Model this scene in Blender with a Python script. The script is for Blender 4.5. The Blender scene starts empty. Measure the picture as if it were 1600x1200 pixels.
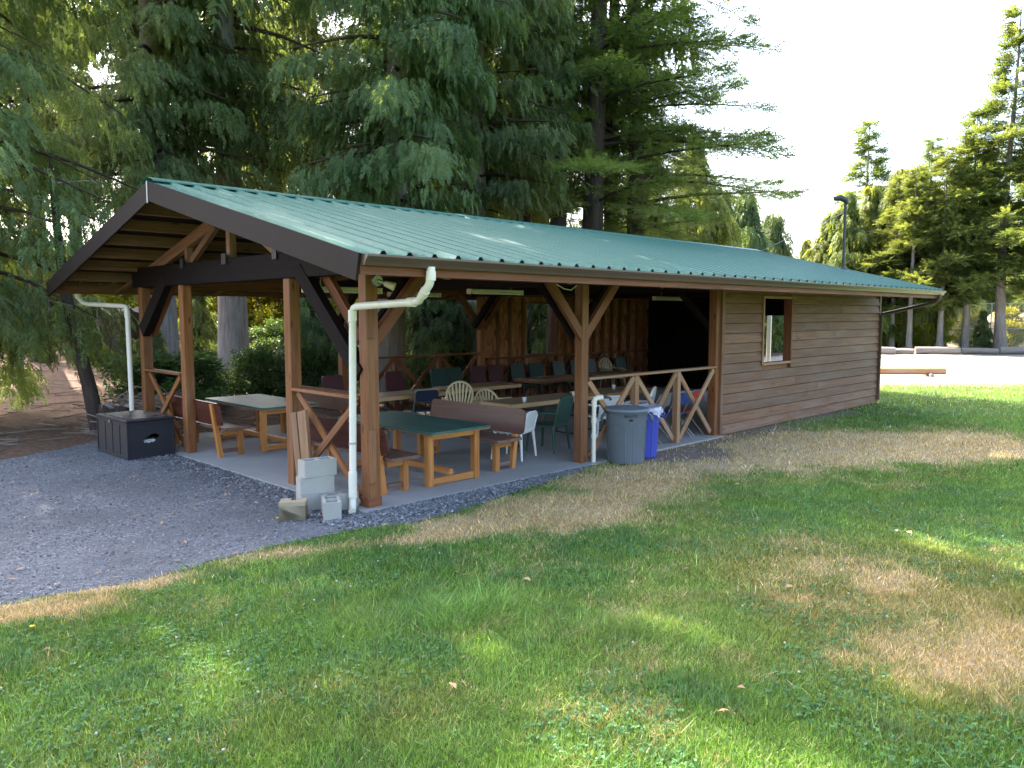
import bpy, math, random
import numpy as np
from mathutils import Vector, Matrix

R = math.radians
rng = np.random.default_rng(11)
random.seed(5)
scene = bpy.context.scene
col = scene.collection

# ------------------------------------------------------------------ camera
CAM = np.array([-5.10, -7.415, 2.25]); YAW = R(44.94); PITCH = R(5.13); FPX = 1224.0
cam_data = bpy.data.cameras.new('camera'); cam = bpy.data.objects.new('camera', cam_data); col.objects.link(cam)
cam.location = CAM; cam.rotation_euler = (R(90) - PITCH, 0, YAW - R(90))
cam_data.sensor_width = 36; cam_data.lens = FPX / 1600 * 36
cam_data.clip_start = 0.1; cam_data.clip_end = 600
scene.camera = cam

# ------------------------------------------------------------------ world, sun, exposure
SUN_AZ = 80.0      # degrees from +X towards +Y: behind the trees, to the left
SUN_EL = 47.0
w = bpy.data.worlds.new('World'); scene.world = w; w.use_nodes = True
nt = w.node_tree; nt.nodes.clear()
sky = nt.nodes.new('ShaderNodeTexSky'); sky.sky_type = 'NISHITA'; sky.sun_disc = False
sky.sun_elevation = R(SUN_EL); sky.sun_rotation = R(90 - SUN_AZ)
sky.air_density = 1.0; sky.dust_density = 4.0; sky.ozone_density = 1.0
bg = nt.nodes.new('ShaderNodeBackground'); bg.inputs['Strength'].default_value = 0.15
wo = nt.nodes.new('ShaderNodeOutputWorld')
nt.links.new(sky.outputs[0], bg.inputs[0]); nt.links.new(bg.outputs[0], wo.inputs[0])
sl = bpy.data.lights.new('sun', 'SUN'); sl.energy = 4.4; sl.angle = R(0.53); sl.color = (1.0, 0.94, 0.84)
sun = bpy.data.objects.new('sun', sl); col.objects.link(sun)
sd = Vector((math.cos(R(SUN_AZ)) * math.cos(R(SUN_EL)), math.sin(R(SUN_AZ)) * math.cos(R(SUN_EL)), math.sin(R(SUN_EL))))
sun.rotation_euler = sd.to_track_quat('Z', 'Y').to_euler(); sun.location = sd * 60
scene.view_settings.view_transform = 'Standard'; scene.view_settings.look = 'None'
scene.view_settings.exposure = 2.65; scene.view_settings.gamma = 1.0
scene.view_settings.use_curve_mapping = False
cy = scene.cycles
cy.max_bounces = 8; cy.diffuse_bounces = 6; cy.glossy_bounces = 3; cy.transmission_bounces = 4; cy.transparent_max_bounces = 6
cy.use_denoising = True
cy.caustics_reflective = False; cy.caustics_refractive = False
cy.sample_clamp_indirect = 6.0

# ------------------------------------------------------------------ helpers
_d = np.array([math.cos(YAW) * math.cos(PITCH), math.sin(YAW) * math.cos(PITCH), -math.sin(PITCH)])
_r = np.array([math.sin(YAW), -math.cos(YAW), 0.0]); _u = np.cross(_r, _d)
def G(px, py, z=0.0):
    """ground point (at height z) seen at a pixel of the 1600x1200 photograph"""
    v = _d + _r * (px - 800) / FPX + _u * (600 - py) / FPX
    t = (z - CAM[2]) / v[2]
    return CAM + v * t
def PD(px, depth):
    """ground position in the direction of a pixel column at a distance along the view axis"""
    p = CAM[:2] + depth * np.array([math.cos(YAW), math.sin(YAW)]) + _r[:2] * (px - 800) / FPX * depth
    return float(p[0]), float(p[1])

def tag(o, label=None, cat=None, group=None, kind=None):
    if label: o['label'] = label
    if cat: o['category'] = cat
    if group: o['group'] = group
    if kind: o['kind'] = kind
    return o
def thing(name, label, cat, loc=(0, 0, 0), rz=0.0, group=None):
    o = bpy.data.objects.new(name, None); col.objects.link(o)
    o.empty_display_size = 0.2
    o.location = loc; o.rotation_euler = (0, 0, rz)
    return tag(o, label, cat, group)
def dup(root, loc=None, rz=None, label=None, group=None, scale=None):
    r = root.copy(); col.objects.link(r)
    if loc is not None: r.location = loc
    if rz is not None: r.rotation_euler = (r.rotation_euler[0], r.rotation_euler[1], rz)
    if scale is not None: r.scale = (scale,) * 3 if not hasattr(scale, '__len__') else scale
    if label: r['label'] = label
    if group: r['group'] = group
    for ch in [c for c in root.children]:
        c = ch.copy(); col.objects.link(c); c.parent = r
        for g in ch.children:
            k = g.copy(); col.objects.link(k); k.parent = c
    return r

class MB:
    """collects vertices, faces and a wood-grain coordinate; build() links ONE mesh object"""
    def __init__(s): s.v = []; s.f = []; s.g = []; s.sm = []; s.mi = []; s.cm = 0
    def add(s, vs, fs, gs=None, smooth=False):
        b = len(s.v); s.v += [tuple(float(c) for c in p) for p in vs]
        s.g += [tuple(float(c) for c in p) for p in (gs if gs is not None else vs)]
        s.f += [tuple(b + i for i in f) for f in fs]; s.sm += [smooth] * len(fs); s.mi += [s.cm] * len(fs)
        return s
    def box(s, c, size, rz=0.0, ch=0.0, M=None, along=None):
        """chamfered box; grain runs along the longest side"""
        hx, hy, hz = [k / 2 for k in size]
        ch = min(ch, .45 * min(size))
        P = []; F = []
        if ch <= 0:
            P = [(x, y, z) for z in (-hz, hz) for y in (-hy, hy) for x in (-hx, hx)]
            F = [(0, 2, 3, 1), (4, 5, 7, 6), (0, 1, 5, 4), (2, 6, 7, 3), (0, 4, 6, 2), (1, 3, 7, 5)]
        else:
            idx = {}
            for sx in (-1, 1):
                for sy in (-1, 1):
                    for sz in (-1, 1):
                        for a in range(3):
                            p = [sx * (hx - ch), sy * (hy - ch), sz * (hz - ch)]
                            p[a] = (sx * hx, sy * hy, sz * hz)[a]
                            idx[(sx, sy, sz, a)] = len(P); P.append(tuple(p))
            for sx in (-1, 1):
                q = [idx[(sx, a, b, 0)] for a, b in ((-1, -1), (1, -1), (1, 1), (-1, 1))]; F.append(tuple(q if sx > 0 else q[::-1]))
                q = [idx[(a, sx, b, 1)] for a, b in ((-1, -1), (-1, 1), (1, 1), (1, -1))]; F.append(tuple(q if sx > 0 else q[::-1]))
                q = [idx[(a, b, sx, 2)] for a, b in ((-1, -1), (1, -1), (1, 1), (-1, 1))]; F.append(tuple(q if sx > 0 else q[::-1]))
            for a in (-1, 1):
                for b in (-1, 1):
                    def e(q, flip): F.append(tuple(q[::-1] if flip else q))
                    e([idx[(-1, a, b, 1)], idx[(1, a, b, 1)], idx[(1, a, b, 2)], idx[(-1, a, b, 2)]], a * b > 0)
                    e([idx[(a, -1, b, 0)], idx[(a, 1, b, 0)], idx[(a, 1, b, 2)], idx[(a, -1, b, 2)]], a * b < 0)
                    e([idx[(a, b, -1, 0)], idx[(a, b, 1, 0)], idx[(a, b, 1, 1)], idx[(a, b, -1, 1)]], a * b > 0)
            for sx in (-1, 1):
                for sy in (-1, 1):
                    for sz in (-1, 1):
                        q = [idx[(sx, sy, sz, k)] for k in range(3)]; F.append(tuple(q if sx * sy * sz > 0 else q[::-1]))
        k = int(np.argmax(size)) if along is None else along
        o = (random.random() * 40, random.random() * 9, random.random() * 9)
        order = [k, (k + 1) % 3, (k + 2) % 3]
        Gs = [(p[order[0]] + o[0], p[order[1]] + o[1], p[order[2]] + o[2]) for p in P]
        if M is None: M = Matrix.Translation(Vector(c)) @ Matrix.Rotation(rz, 4, 'Z')
        P = [tuple(M @ Vector(p)) for p in P]
        return s.add(P, F, Gs)
    def span(s, x0, x1, y0, y1, z0, z1, ch=0.0):
        return s.box(((x0 + x1) / 2, (y0 + y1) / 2, (z0 + z1) / 2), (abs(x1 - x0), abs(y1 - y0), abs(z1 - z0)), 0, ch)
    def beam(s, a, b, w, h, up=(0, 0, 1), ch=0.0):
        a = Vector(a); b = Vector(b); d = (b - a); L = d.length; d.normalize()
        u = Vector(up); sd_ = d.cross(u)
        if sd_.length < 1e-4: sd_ = d.cross(Vector((1, 0, 0)))
        sd_.normalize(); u = sd_.cross(d).normalized()
        M = Matrix((( d.x, sd_.x, u.x, 0), (d.y, sd_.y, u.y, 0), (d.z, sd_.z, u.z, 0), (0, 0, 0, 1)))
        M = Matrix.Translation((a + b) / 2) @ M
        # the frame (d, side, up) is left-handed for d x side = -up: flip the side axis
        M = M @ Matrix.Scale(-1, 4, Vector((0, 1, 0)))
        return s.box((0, 0, 0), (L, w, h), 0, ch, M=M, along=0)
    def tube(s, pts, rad, n=10, cap=True, smooth=True):
        pts = [Vector(p) for p in pts]; m = len(pts)
        rad = [rad] * m if not hasattr(rad, '__len__') else rad
        V = []; F = []; Gs = []; L = 0.0; ref = None
        for i, p in enumerate(pts):
            t = (pts[min(i + 1, m - 1)] - pts[max(i - 1, 0)]).normalized()
            if ref is None:
                ref = t.cross(Vector((0, 0, 1)))
                if ref.length < 1e-3: ref = t.cross(Vector((1, 0, 0)))
                ref.normalize()
            ref = (ref - t * ref.dot(t)).normalized(); b = t.cross(ref)
            if i: L += (p - pts[i - 1]).length
            for k in range(n):
                a = 2 * math.pi * k / n
                V.append(p + (ref * math.cos(a) + b * math.sin(a)) * rad[i]); Gs.append((L, math.cos(a) * rad[i], math.sin(a) * rad[i]))
        for i in range(m - 1):
            for k in range(n):
                F.append((i * n + k, i * n + (k + 1) % n, (i + 1) * n + (k + 1) % n, (i + 1) * n + k))
        s.add(V, F, Gs, smooth)
        if cap:
            s.add([V[k] for k in range(n)], [tuple(range(n))[::-1]], [Gs[k] for k in range(n)])
            s.add([V[(m - 1) * n + k] for k in range(n)], [tuple(range(n))], [Gs[(m - 1) * n + k] for k in range(n)])
        return s
    def lathe(s, c, prof, n=24, smooth=True, M=None):
        V = []; F = []
        for (r_, z) in prof:
            for k in range(n):
                a = 2 * math.pi * k / n; V.append((r_ * math.cos(a), r_ * math.sin(a), z))
        for i in range(len(prof) - 1):
            for k in range(n):
                F.append((i * n + k, i * n + (k + 1) % n, (i + 1) * n + (k + 1) % n, (i + 1) * n + k))
        T = Matrix.Translation(Vector(c)) if M is None else M
        return s.add([T @ Vector(p) for p in V], F, V, smooth)
    def poly(s, pts, h0, h1, M=None):
        """prism: outline pts (x, y) from z h0 to h1"""
        n = len(pts); V = [(p[0], p[1], h0) for p in pts] + [(p[0], p[1], h1) for p in pts]
        F = [tuple(range(n))[::-1], tuple(range(n, 2 * n))] + [(i, (i + 1) % n, n + (i + 1) % n, n + i) for i in range(n)]
        Gs = V
        if M is not None: V = [tuple(M @ Vector(p)) for p in V]
        return s.add(V, F, Gs)
    def cells(s, xs, ys, solid, h0, h1, M=None):
        """a slab on a grid of cells with some left open (blocks with cores, walls with openings)"""
        nx, ny = len(xs) - 1, len(ys) - 1
        S = lambda i, j: 0 <= i < nx and 0 <= j < ny and solid(i, j)
        V = []; F = []
        def q(ps, flip=False):
            b = len(V); V.extend(ps); F.append((b, b + 1, b + 2, b + 3) if not flip else (b + 3, b + 2, b + 1, b))
        for i in range(nx):
            for j in range(ny):
                if not S(i, j): continue
                x0, x1, y0, y1 = xs[i], xs[i + 1], ys[j], ys[j + 1]
                q([(x0, y0, h1), (x1, y0, h1), (x1, y1, h1), (x0, y1, h1)]); q([(x0, y0, h0), (x1, y0, h0), (x1, y1, h0), (x0, y1, h0)], True)
                if not S(i - 1, j): q([(x0, y0, h0), (x0, y0, h1), (x0, y1, h1), (x0, y1, h0)])
                if not S(i + 1, j): q([(x1, y0, h0), (x1, y0, h1), (x1, y1, h1), (x1, y1, h0)], True)
                if not S(i, j - 1): q([(x0, y0, h0), (x0, y0, h1), (x1, y0, h1), (x1, y0, h0)], True)
                if not S(i, j + 1): q([(x0, y1, h0), (x0, y1, h1), (x1, y1, h1), (x1, y1, h0)])
        Gs = V
        if M is not None: V = [tuple(M @ Vector(p)) for p in V]
        return s.add(V, F, Gs)
    def mesh(s, name, mat, off=(0, 0, 0), mat2=None):
        me = bpy.data.meshes.new(name)
        me.from_pydata([(p[0] - off[0], p[1] - off[1], p[2] - off[2]) for p in s.v], [], s.f)
        at_ = me.attributes.new('grain', 'FLOAT_VECTOR', 'POINT')
        at_.data.foreach_set('vector', np.array(s.g, dtype=np.float32).ravel())
        me.polygons.foreach_set('use_smooth', s.sm)
        me.materials.append(mat)
        if mat2: me.materials.append(mat2); me.polygons.foreach_set('material_index', s.mi)
        me.update()
        return me
    def build(s, name, mat, parent=None, local=False):
        off = (0, 0, 0)
        if parent is not None and not local:
            p = parent; off = Vector((0, 0, 0))
            while p is not None: off = off + p.location; p = p.parent
        o = bpy.data.objects.new(name, s.mesh(name, mat, off)); col.objects.link(o)
        if parent is not None: o.parent = parent
        return o

def np_mesh(name, verts, faces_n, mat, colors=None, smooth=False, tint=None):
    """fast mesh: verts (N,3), faces are consecutive groups of faces_n vertices"""
    me = bpy.data.meshes.new(name); n = len(verts); m = n // faces_n
    me.vertices.add(n); me.vertices.foreach_set('co', verts.astype(np.float32).ravel())
    me.loops.add(n); me.loops.foreach_set('vertex_index', np.arange(n, dtype=np.int32))
    me.polygons.add(m); me.polygons.foreach_set('loop_start', np.arange(0, n, faces_n, dtype=np.int32))
    try: me.polygons.foreach_set('loop_total', np.full(m, faces_n, dtype=np.int32))
    except Exception: pass
    if smooth: me.polygons.foreach_set('use_smooth', np.ones(m, dtype=bool))
    if colors is not None:
        a = me.attributes.new('Col', 'FLOAT_COLOR', 'POINT'); a.data.foreach_set('color', colors.astype(np.float32).ravel())
    if tint is not None:
        a = me.attributes.new('tint', 'FLOAT', 'POINT'); a.data.foreach_set('value', tint.astype(np.float32).ravel())
    me.materials.append(mat); me.update(calc_edges=True)
    return me
def link(name, me, parent=None):
    o = bpy.data.objects.new(name, me); col.objects.link(o)
    if parent is not None: o.parent = parent
    return o

# ------------------------------------------------------------------ materials
class Mat:
    def __init__(s, name):
        s.m = bpy.data.materials.new(name); s.m.use_nodes = True; s.t = s.m.node_tree; s.n = s.t.nodes
        s.b = s.n['Principled BSDF']; s.out = s.n['Material Output']
    def node(s, typ, **kw):
        k = s.n.new(typ)
        for a, b in kw.items(): setattr(k, a, b)
        return k
    def link(s, a, b): s.t.links.new(a, b)
    def attr(s, name):
        k = s.node('ShaderNodeAttribute'); k.attribute_name = name; return k
    def noise(s, vec, scale, detail=4, rough=.55, vscale=None):
        if vscale is not None:
            mp = s.node('ShaderNodeMapping'); mp.inputs['Scale'].default_value = vscale; s.link(vec, mp.inputs[0]); vec = mp.outputs[0]
        k = s.node('ShaderNodeTexNoise'); k.inputs['Scale'].default_value = scale; k.inputs['Detail'].default_value = detail
        k.inputs['Roughness'].default_value = rough; s.link(vec, k.inputs['Vector']); return k.outputs[0]
    def ramp(s, fac, stops):
        k = s.node('ShaderNodeValToRGB'); cr = k.color_ramp
        while len(cr.elements) > len(stops): cr.elements.remove(cr.elements[-1])
        while len(cr.elements) < len(stops): cr.elements.new(.5)
        for e, (p, c) in zip(cr.elements, stops):
            e.position = p; e.color = (*c, 1) if len(c) == 3 else c
        s.link(fac, k.inputs[0]); return k.outputs[0]
    def mix(s, fac, a, b, typ='MIX'):
        k = s.node('ShaderNodeMix'); k.data_type = 'RGBA'; k.blend_type = typ
        for i, v in ((0, fac), (6, a), (7, b)):
            if isinstance(v, (int, float)): k.inputs[i].default_value = v
            elif isinstance(v, (tuple, list)): k.inputs[i].default_value = (*v, 1) if len(v) == 3 else v
            else: s.link(v, k.inputs[i])
        return k.outputs[2]
    def math(s, op, a, b=0.0):
        k = s.node('ShaderNodeMath'); k.operation = op
        for i, v in ((0, a), (1, b)):
            if isinstance(v, (int, float)): k.inputs[i].default_value = v
            else: s.link(v, k.inputs[i])
        return k.outputs[0]
    def base(s, c): 
        if isinstance(c, (tuple, list)): s.b.inputs['Base Color'].default_value = (*c, 1)
        else: s.link(c, s.b.inputs['Base Color'])
    def bump(s, h, strength, dist=.01):
        k = s.node('ShaderNodeBump'); k.inputs['Strength'].default_value = strength; k.inputs['Distance'].default_value = dist
        s.link(h, k.inputs['Height']); s.link(k.outputs[0], s.b.inputs['Normal'])
    def set(s, rough=None, spec=None, metal=None):
        if rough is not None: s.b.inputs['Roughness'].default_value = rough
        if spec is not None: s.b.inputs['Specular IOR Level'].default_value = spec
        if metal is not None: s.b.inputs['Metallic'].default_value = metal
        return s
    def rnd(s):
        return s.node('ShaderNodeObjectInfo').outputs['Random']
    def obj(s): return s.node('ShaderNodeTexCoord').outputs['Object']

def wood(name, c0, c1, c2, rough=.6, grey=0.0, spec=.3):
    m = Mat(name); g = m.attr('grain').outputs['Vector']
    n1 = m.noise(g, 1.0, 5, .6, (1.1, 26, 26)); n2 = m.noise(g, 1.0, 3, .5, (.6, 5, 5)); n3 = m.noise(g, 1.0, 6, .7, (3, 90, 90))
    f = m.math('ADD', m.math('MULTIPLY', n1, .6), m.math('MULTIPLY', n3, .4))
    c = m.ramp(f, [(.33, c1), (.5, c0), (.66, c2)])
    c = m.mix(m.math('MULTIPLY', n2, .8), c, m.mix(.55, c, c1, 'MIX'))
    kn = m.node('ShaderNodeTexVoronoi'); kn.inputs['Scale'].default_value = 1.0; mk = m.node('ShaderNodeMapping'); mk.inputs['Scale'].default_value = (1.6, 6, 6)
    m.link(g, mk.inputs[0]); m.link(mk.outputs[0], kn.inputs['Vector'])
    c = m.mix(m.ramp(kn.outputs['Distance'], [(.05, (.85,) * 3), (.13, (0, 0, 0))]), c, tuple(k * .3 for k in c1))
    ck = m.noise(g, 1.0, 2, .5, (.5, 34, 34)); c = m.mix(m.ramp(ck, [(.28, (.8,) * 3), (.33, (0, 0, 0))]), c, tuple(k * .35 for k in c1))
    if grey > 0:
        wv = m.noise(g, 1.0, 4, .6, (.8, 3, 3))
        c = m.mix(m.ramp(wv, [(.48, (0, 0, 0)), (.62, (grey,) * 3)]), c, (.30, .25, .21))
    hv = m.node('ShaderNodeHueSaturation'); m.link(c, hv.inputs['Color'])
    m.link(m.math('ADD', m.math('MULTIPLY', m.rnd(), .35), .82), hv.inputs['Value'])
    m.base(hv.outputs[0]); m.bump(f, .35, .004); m.set(rough, spec)
    return m.m
def plain(name, c, rough=.5, spec=.4, metal=0.0, var=.12, scale=6.0, bump=0.0):
    m = Mat(name); n = m.noise(m.obj(), scale, 5, .6)
    m.base(m.mix(n, tuple(k * (1 - var) for k in c), tuple(min(1, k * (1 + var)) for k in c)))
    if bump: m.bump(m.noise(m.obj(), scale * 14, 3, .6), bump, .004)
    m.set(rough, spec, metal); return m.m

M_POST = wood('cedar_post_wood', (.255, .094, .029), (.13, .044, .016), (.37, .160, .056), .55, .12)
M_BRACE = wood('cedar_brace_wood', (.205, .068, .026), (.11, .036, .016), (.28, .11, .044), .6, .05)
M_RAIL = wood('railing_wood', (.34, .18, .09), (.20, .095, .045), (.46, .27, .14), .6, .3)
M_FURN = wood('varnished_pine', (.50, .20, .048), (.30, .10, .024), (.62, .30, .085), .42, 0.0, .5)
M_SEAT = wood('weathered_seat_board', (.17, .085, .055), (.09, .04, .03), (.27, .16, .11), .5, .3, .5)
M_REDBACK = wood('red_brown_bench_back', (.088, .022, .014), (.045, .012, .009), (.13, .042, .025), .35, 0, .5)
M_RAFTER = wood('rafter_wood', (.23, .115, .06), (.13, .06, .032), (.34, .19, .10), .7, .1)
M_DARK = wood('dark_stain_and_shade_wood', (.014, .009, .009), (.009, .006, .006), (.024, .015, .013), .6, 0, .08)
M_STUD = wood('stud_wood', (.27, .12, .055), (.16, .065, .03), (.36, .18, .09), .7, 0)
M_SIDING = wood('siding_plank_wood', (.200, .098, .049), (.125, .058, .029), (.28, .152, .082), .65, .18)
M_LOG = wood('peeled_log', (.42, .20, .08), (.28, .12, .05), (.55, .30, .14), .7, .3)
M_GREYLOG = wood('weathered_log', (.27, .235, .205), (.17, .14, .12), (.38, .34, .30), .8, .6)
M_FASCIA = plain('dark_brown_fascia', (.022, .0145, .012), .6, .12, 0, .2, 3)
M_GUTTER = plain('brown_gutter_metal', (.115, .072, .055), .32, .5, .25, .1, 3)
M_PVC = plain('white_pvc', (.78, .72, .60), .4, .45, 0, .08, 4)
M_FIX = plain('cream_light_fixture', (.62, .54, .40), .5)
M_BLACKPL = plain('black_resin', (.020, .020, .026), .48, .4, 0, .2, 9, .15)
M_STEEL = plain('galvanised_steel', (.42, .42, .42), .4, .5, .8, .1, 12)
M_DSTEEL = plain('dark_steel', (.05, .05, .052), .45, .5, .5)
M_BEIGE = plain('beige_plastic', (.62, .50, .29), .42, .45)
M_WHITEP = plain('white_plastic', (.78, .77, .74), .42, .45)
M_GREENP = plain('green_plastic', (.030, .085, .062), .42, .45)
M_GREENV = plain('green_vinyl', (.016, .050, .045), .5, .4)
M_MAROON = plain('maroon_vinyl', (.075, .012, .018), .5, .4)
M_REDP = plain('red_plastic', (.55, .06, .035), .45, .4)
M_BLUEFOLD = plain('blue_enamel', (.05, .10, .30), .4, .5)
M_GREYBIN = plain('grey_bin_plastic', (.155, .180, .205), .5, .35, 0, .1, 5, .1)
M_BLUEBIN = plain('blue_bin_plastic', (.075, .095, .46), .45, .4, 0, .06, 5, .08)
M_PRINT = plain('black_print', (.015, .015, .018), .6)
M_ORANGE = plain('orange_rope', (.75, .13, .03), .6)
M_TAN = plain('tan_laminate', (.36, .25, .145), .38, .5, 0, .15, 7)
M_TANEDGE = plain('table_edge', (.50, .30, .14), .5)
M_SWITCH = plain('yellowed_switch', (.60, .47, .16), .5)

# concrete
def concrete(name, c, blot=.25):
    m = Mat(name); o = m.obj()
    a = m.noise(o, 1.6, 6, .65); b = m.noise(o, 60, 3, .7)
    k = m.mix(a, tuple(x * (1 - blot) for x in c), tuple(min(1, x * (1 + blot)) for x in c))
    k = m.mix(m.math('MULTIPLY', b, .5), k, tuple(x * .7 for x in c))
    m.base(k); m.bump(b, .4, .004); m.set(.8, .25); return m.m
M_SLAB = concrete('concrete_slab', (.34, .335, .32))
M_BLOCK = concrete('concrete_block', (.43, .41, .365), .3)
M_TANBLOCK = concrete('tan_block', (.42, .34, .22), .22)
# osb
M_NAVY = plain('navy_vinyl', (.012, .02, .05), .5, .4)
m = Mat('osb_board'); o = m.obj()
v = m.node('ShaderNodeTexVoronoi'); v.inputs['Scale'].default_value = 16; mp = m.node('ShaderNodeMapping'); mp.inputs['Scale'].default_value = (1, 1, .4)
m.link(o, mp.inputs[0]); m.link(mp.outputs[0], v.inputs['Vector'])
sep = m.node('ShaderNodeSeparateColor'); m.link(v.outputs['Color'], sep.inputs[0])
m.base(m.ramp(sep.outputs[0], [(0, (.30, .10, .045)), (.5, (.46, .19, .085)), (1, (.56, .28, .13))])); m.set(.75, .3); M_OSB = m.m
# green painted steel roofing
m = Mat('green_painted_steel'); o = m.obj()
n = m.noise(o, 1.3, 5, .6); n2 = m.noise(o, 25, 3, .6)
c = m.mix(n, (.028, .125, .090), (.042, .160, .118)); c = m.mix(m.ramp(n2, [(.62, (0, 0, 0)), (.78, (.5,) * 3)]), c, (.22, .34, .30))
st = m.noise(o, 1, 5, .65, (9, .7, .7)); c = m.mix(m.ramp(st, [(.45, (0, 0, 0)), (.75, (.5,) * 3)]), c, (.075, .16, .125))
m.base(c); m.set(.42, .35); M_ROOF = m.m
m = Mat('green_tabletop'); g = m.attr('grain').outputs['Vector']
n = m.noise(g, 1, 5, .6, (1.2, 16, 16)); n2 = m.noise(g, 3, 5, .6)
c = m.ramp(n, [(.35, (.028, .072, .058)), (.6, (.05, .115, .09))]); c = m.mix(m.ramp(n2, [(.56, (0, 0, 0)), (.75, (.45,) * 3)]), c, (.15, .18, .15))
m.base(c); m.set(.45, .4); M_GREENTOP = m.m

# ------------------------------------------------------------------ ground
W = 6.8; L = 15.2
def sstep(a, b, x):
    t = np.clip((x - a) / (b - a), 0, 1); return t * t * (3 - 2 * t)
def vnoise(x, y, s, seed=0):
    """cheap smooth value noise on numpy arrays, 0..1"""
    x = np.asarray(x, float) / s + seed * 17.3; y = np.asarray(y, float) / s + seed * 9.1
    xi = np.floor(x); yi = np.floor(y); fx = x - xi; fy = y - yi
    fx = fx * fx * (3 - 2 * fx); fy = fy * fy * (3 - 2 * fy)
    h = lambda a, b: np.modf(np.abs(np.sin(a * 127.1 + b * 311.7 + seed * 3.7) * 43758.5453))[0]
    return (h(xi, yi) * (1 - fx) + h(xi + 1, yi) * fx) * (1 - fy) + (h(xi, yi + 1) * (1 - fx) + h(xi + 1, yi + 1) * fx) * fy
def hz(x, y):
    """height of the ground: flat lawn and lot, a low wooded rise behind the shelter"""
    x = np.asarray(x, float); y = np.asarray(y, float)
    k = sstep(8.5, 30, y) * (1 - sstep(15, 24, x)) * 1.35
    b = (vnoise(x, y, 3.1, 1) - .5) * .28 * sstep(9, 14, y) * (1 - sstep(15, 20, x))
    return k + b
def gz(x, y): return float(hz(np.array([x]), np.array([y]))[0])

# outline of the blue-grey gravel drive, with the lawn edge traced along the ground
DRIVE = [(-16, .9), (-9, .25), (-6, -.15), (-3.73, -.43), (-2.75, -.65), (-1.52, -.52), (-.68, -.60), (.10, -.80), (.6, -.80), (1.6, -.62), (2.4, -.5), (3.1, -.34), (3.75, -.22), (4.0, -.05), (3.9, .3),
         (.4, .3), (.2, 6.9), (-.1, 7.35), (-.64, 7.5), (-1.3, 6.95), (-2.25, 6.55), (-5, 6.9), (-9, 7.6), (-16, 8.6)]
def inside(px, py, poly):
    px = np.asarray(px); py = np.asarray(py); c = np.zeros(px.shape, bool); n = len(poly); j = n - 1
    for i in range(n):
        xi, yi = poly[i]; xj, yj = poly[j]
        with np.errstate(divide='ignore', invalid='ignore'):
            t = ((yi > py) != (yj > py)) & (px < (xj - xi) * (py - yi) / (yj - yi + 1e-12) + xi)
        c ^= t; j = i
    return c
def edge_dist(px, py, poly, closed=True):
    d = np.full(np.shape(px), 1e9); n = len(poly)
    for i in range(n if closed else n - 1):
        ax, ay = poly[i]; bx, by = poly[(i + 1) % n]
        vx, vy = bx - ax, by - ay; t = np.clip(((px - ax) * vx + (py - ay) * vy) / (vx * vx + vy * vy), 0, 1)
        d = np.minimum(d, np.hypot(px - ax - t * vx, py - ay - t * vy))
    return d
def blob(x, y, px, py, rx, ry, rot=0.0):
    """soft patch centred on the ground seen at a pixel, radii in metres along/across the view"""
    c = G(px, py); dx = x - c[0]; dy = y - c[1]
    a = dx * _r[0] + dy * _r[1]; b = dx * math.cos(YAW) + dy * math.sin(YAW)
    ca, sa = math.cos(rot), math.sin(rot); a, b = a * ca + b * sa, -a * sa + b * ca
    return np.exp(-((a / rx) ** 2 + (b / ry) ** 2))
LOT0, LOT1 = 22.9, 49.4
def dryness(x, y):
    d = 0 * x
    for (px, py, rx, ry, k, rot) in [(900, 795, 1.1, .75, 1.25, .5), (760, 815, .8, .4, 1.1, .5), (1000, 752, 1.0, .8, 1.1, .4), (1180, 712, 2.2, 1.2, 1.4, .3), (1380, 690, 2.8, 1.3, 1.4, 0), (1510, 706, 1.3, .7, 1.0, 0),
                                 (1430, 930, 1.2, 1.0, .26, 0), (1290, 925, .8, .7, .22, 0), (1560, 1020, .9, .6, .38, 0), (1400, 1040, .8, .4, .34, 0), (1240, 870, .8, .5, .2, 0), (60, 955, .55, .22, 1.3, .25), (180, 915, .55, .16, 1.2, .3), (600, 850, 1.4, .2, .8, .3), (1450, 600, 5, 1.2, .5, 0)]:
        d = d + k * blob(x, y, px, py, rx, ry, rot)
    d = d + (vnoise(x, y, .55, 3) - .5) * .6 + (vnoise(x, y, .17, 4) - .5) * .45
    return np.clip(d, 0, 1)
def olive(x, y):
    """thin yellowing turf"""
    d = 0 * x
    for (px, py, rx, ry, k) in [(1430, 930, 1.6, 1.3, .9), (1290, 900, 1.0, .9, .7), (1540, 1010, 1.2, .8, .9), (1240, 860, .9, .6, .5), (1000, 800, 1.2, .8, .4), (1300, 720, 3, 1.6, .4), (620, 1090, .5, .4, .4)]: d = d + k * blob(x, y, px, py, rx, ry)
    return np.clip(d + (vnoise(x, y, .4, 33) - .5) * .5, 0, 1)
def bare(x, y):
    """trodden soil beside the siding wall"""
    d = .8 * np.exp(-((y + .25) / .5) ** 2) * sstep(4.2, 5.2, x) * (1 - sstep(12, 14.5, x)) + blob(x, y, 1080, 712, 1.0, .5, .4)
    return np.clip(d + (vnoise(x, y, .3, 6) - .5) * .5, 0, 1)
def is_lawn(x, y):
    ok = ~inside(x, y, DRIVE) & (x + y < LOT0 + (vnoise(x, y, .8, 8) - .5) * 1.2)
    ok &= ~((x > -.2) & (x < L + .15) & (y > -.12)) & (y < 9 - .5 * np.clip(x - 15, 0, 5))
    ok &= ~((x < .3) & (y > .3))
    return ok

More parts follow.
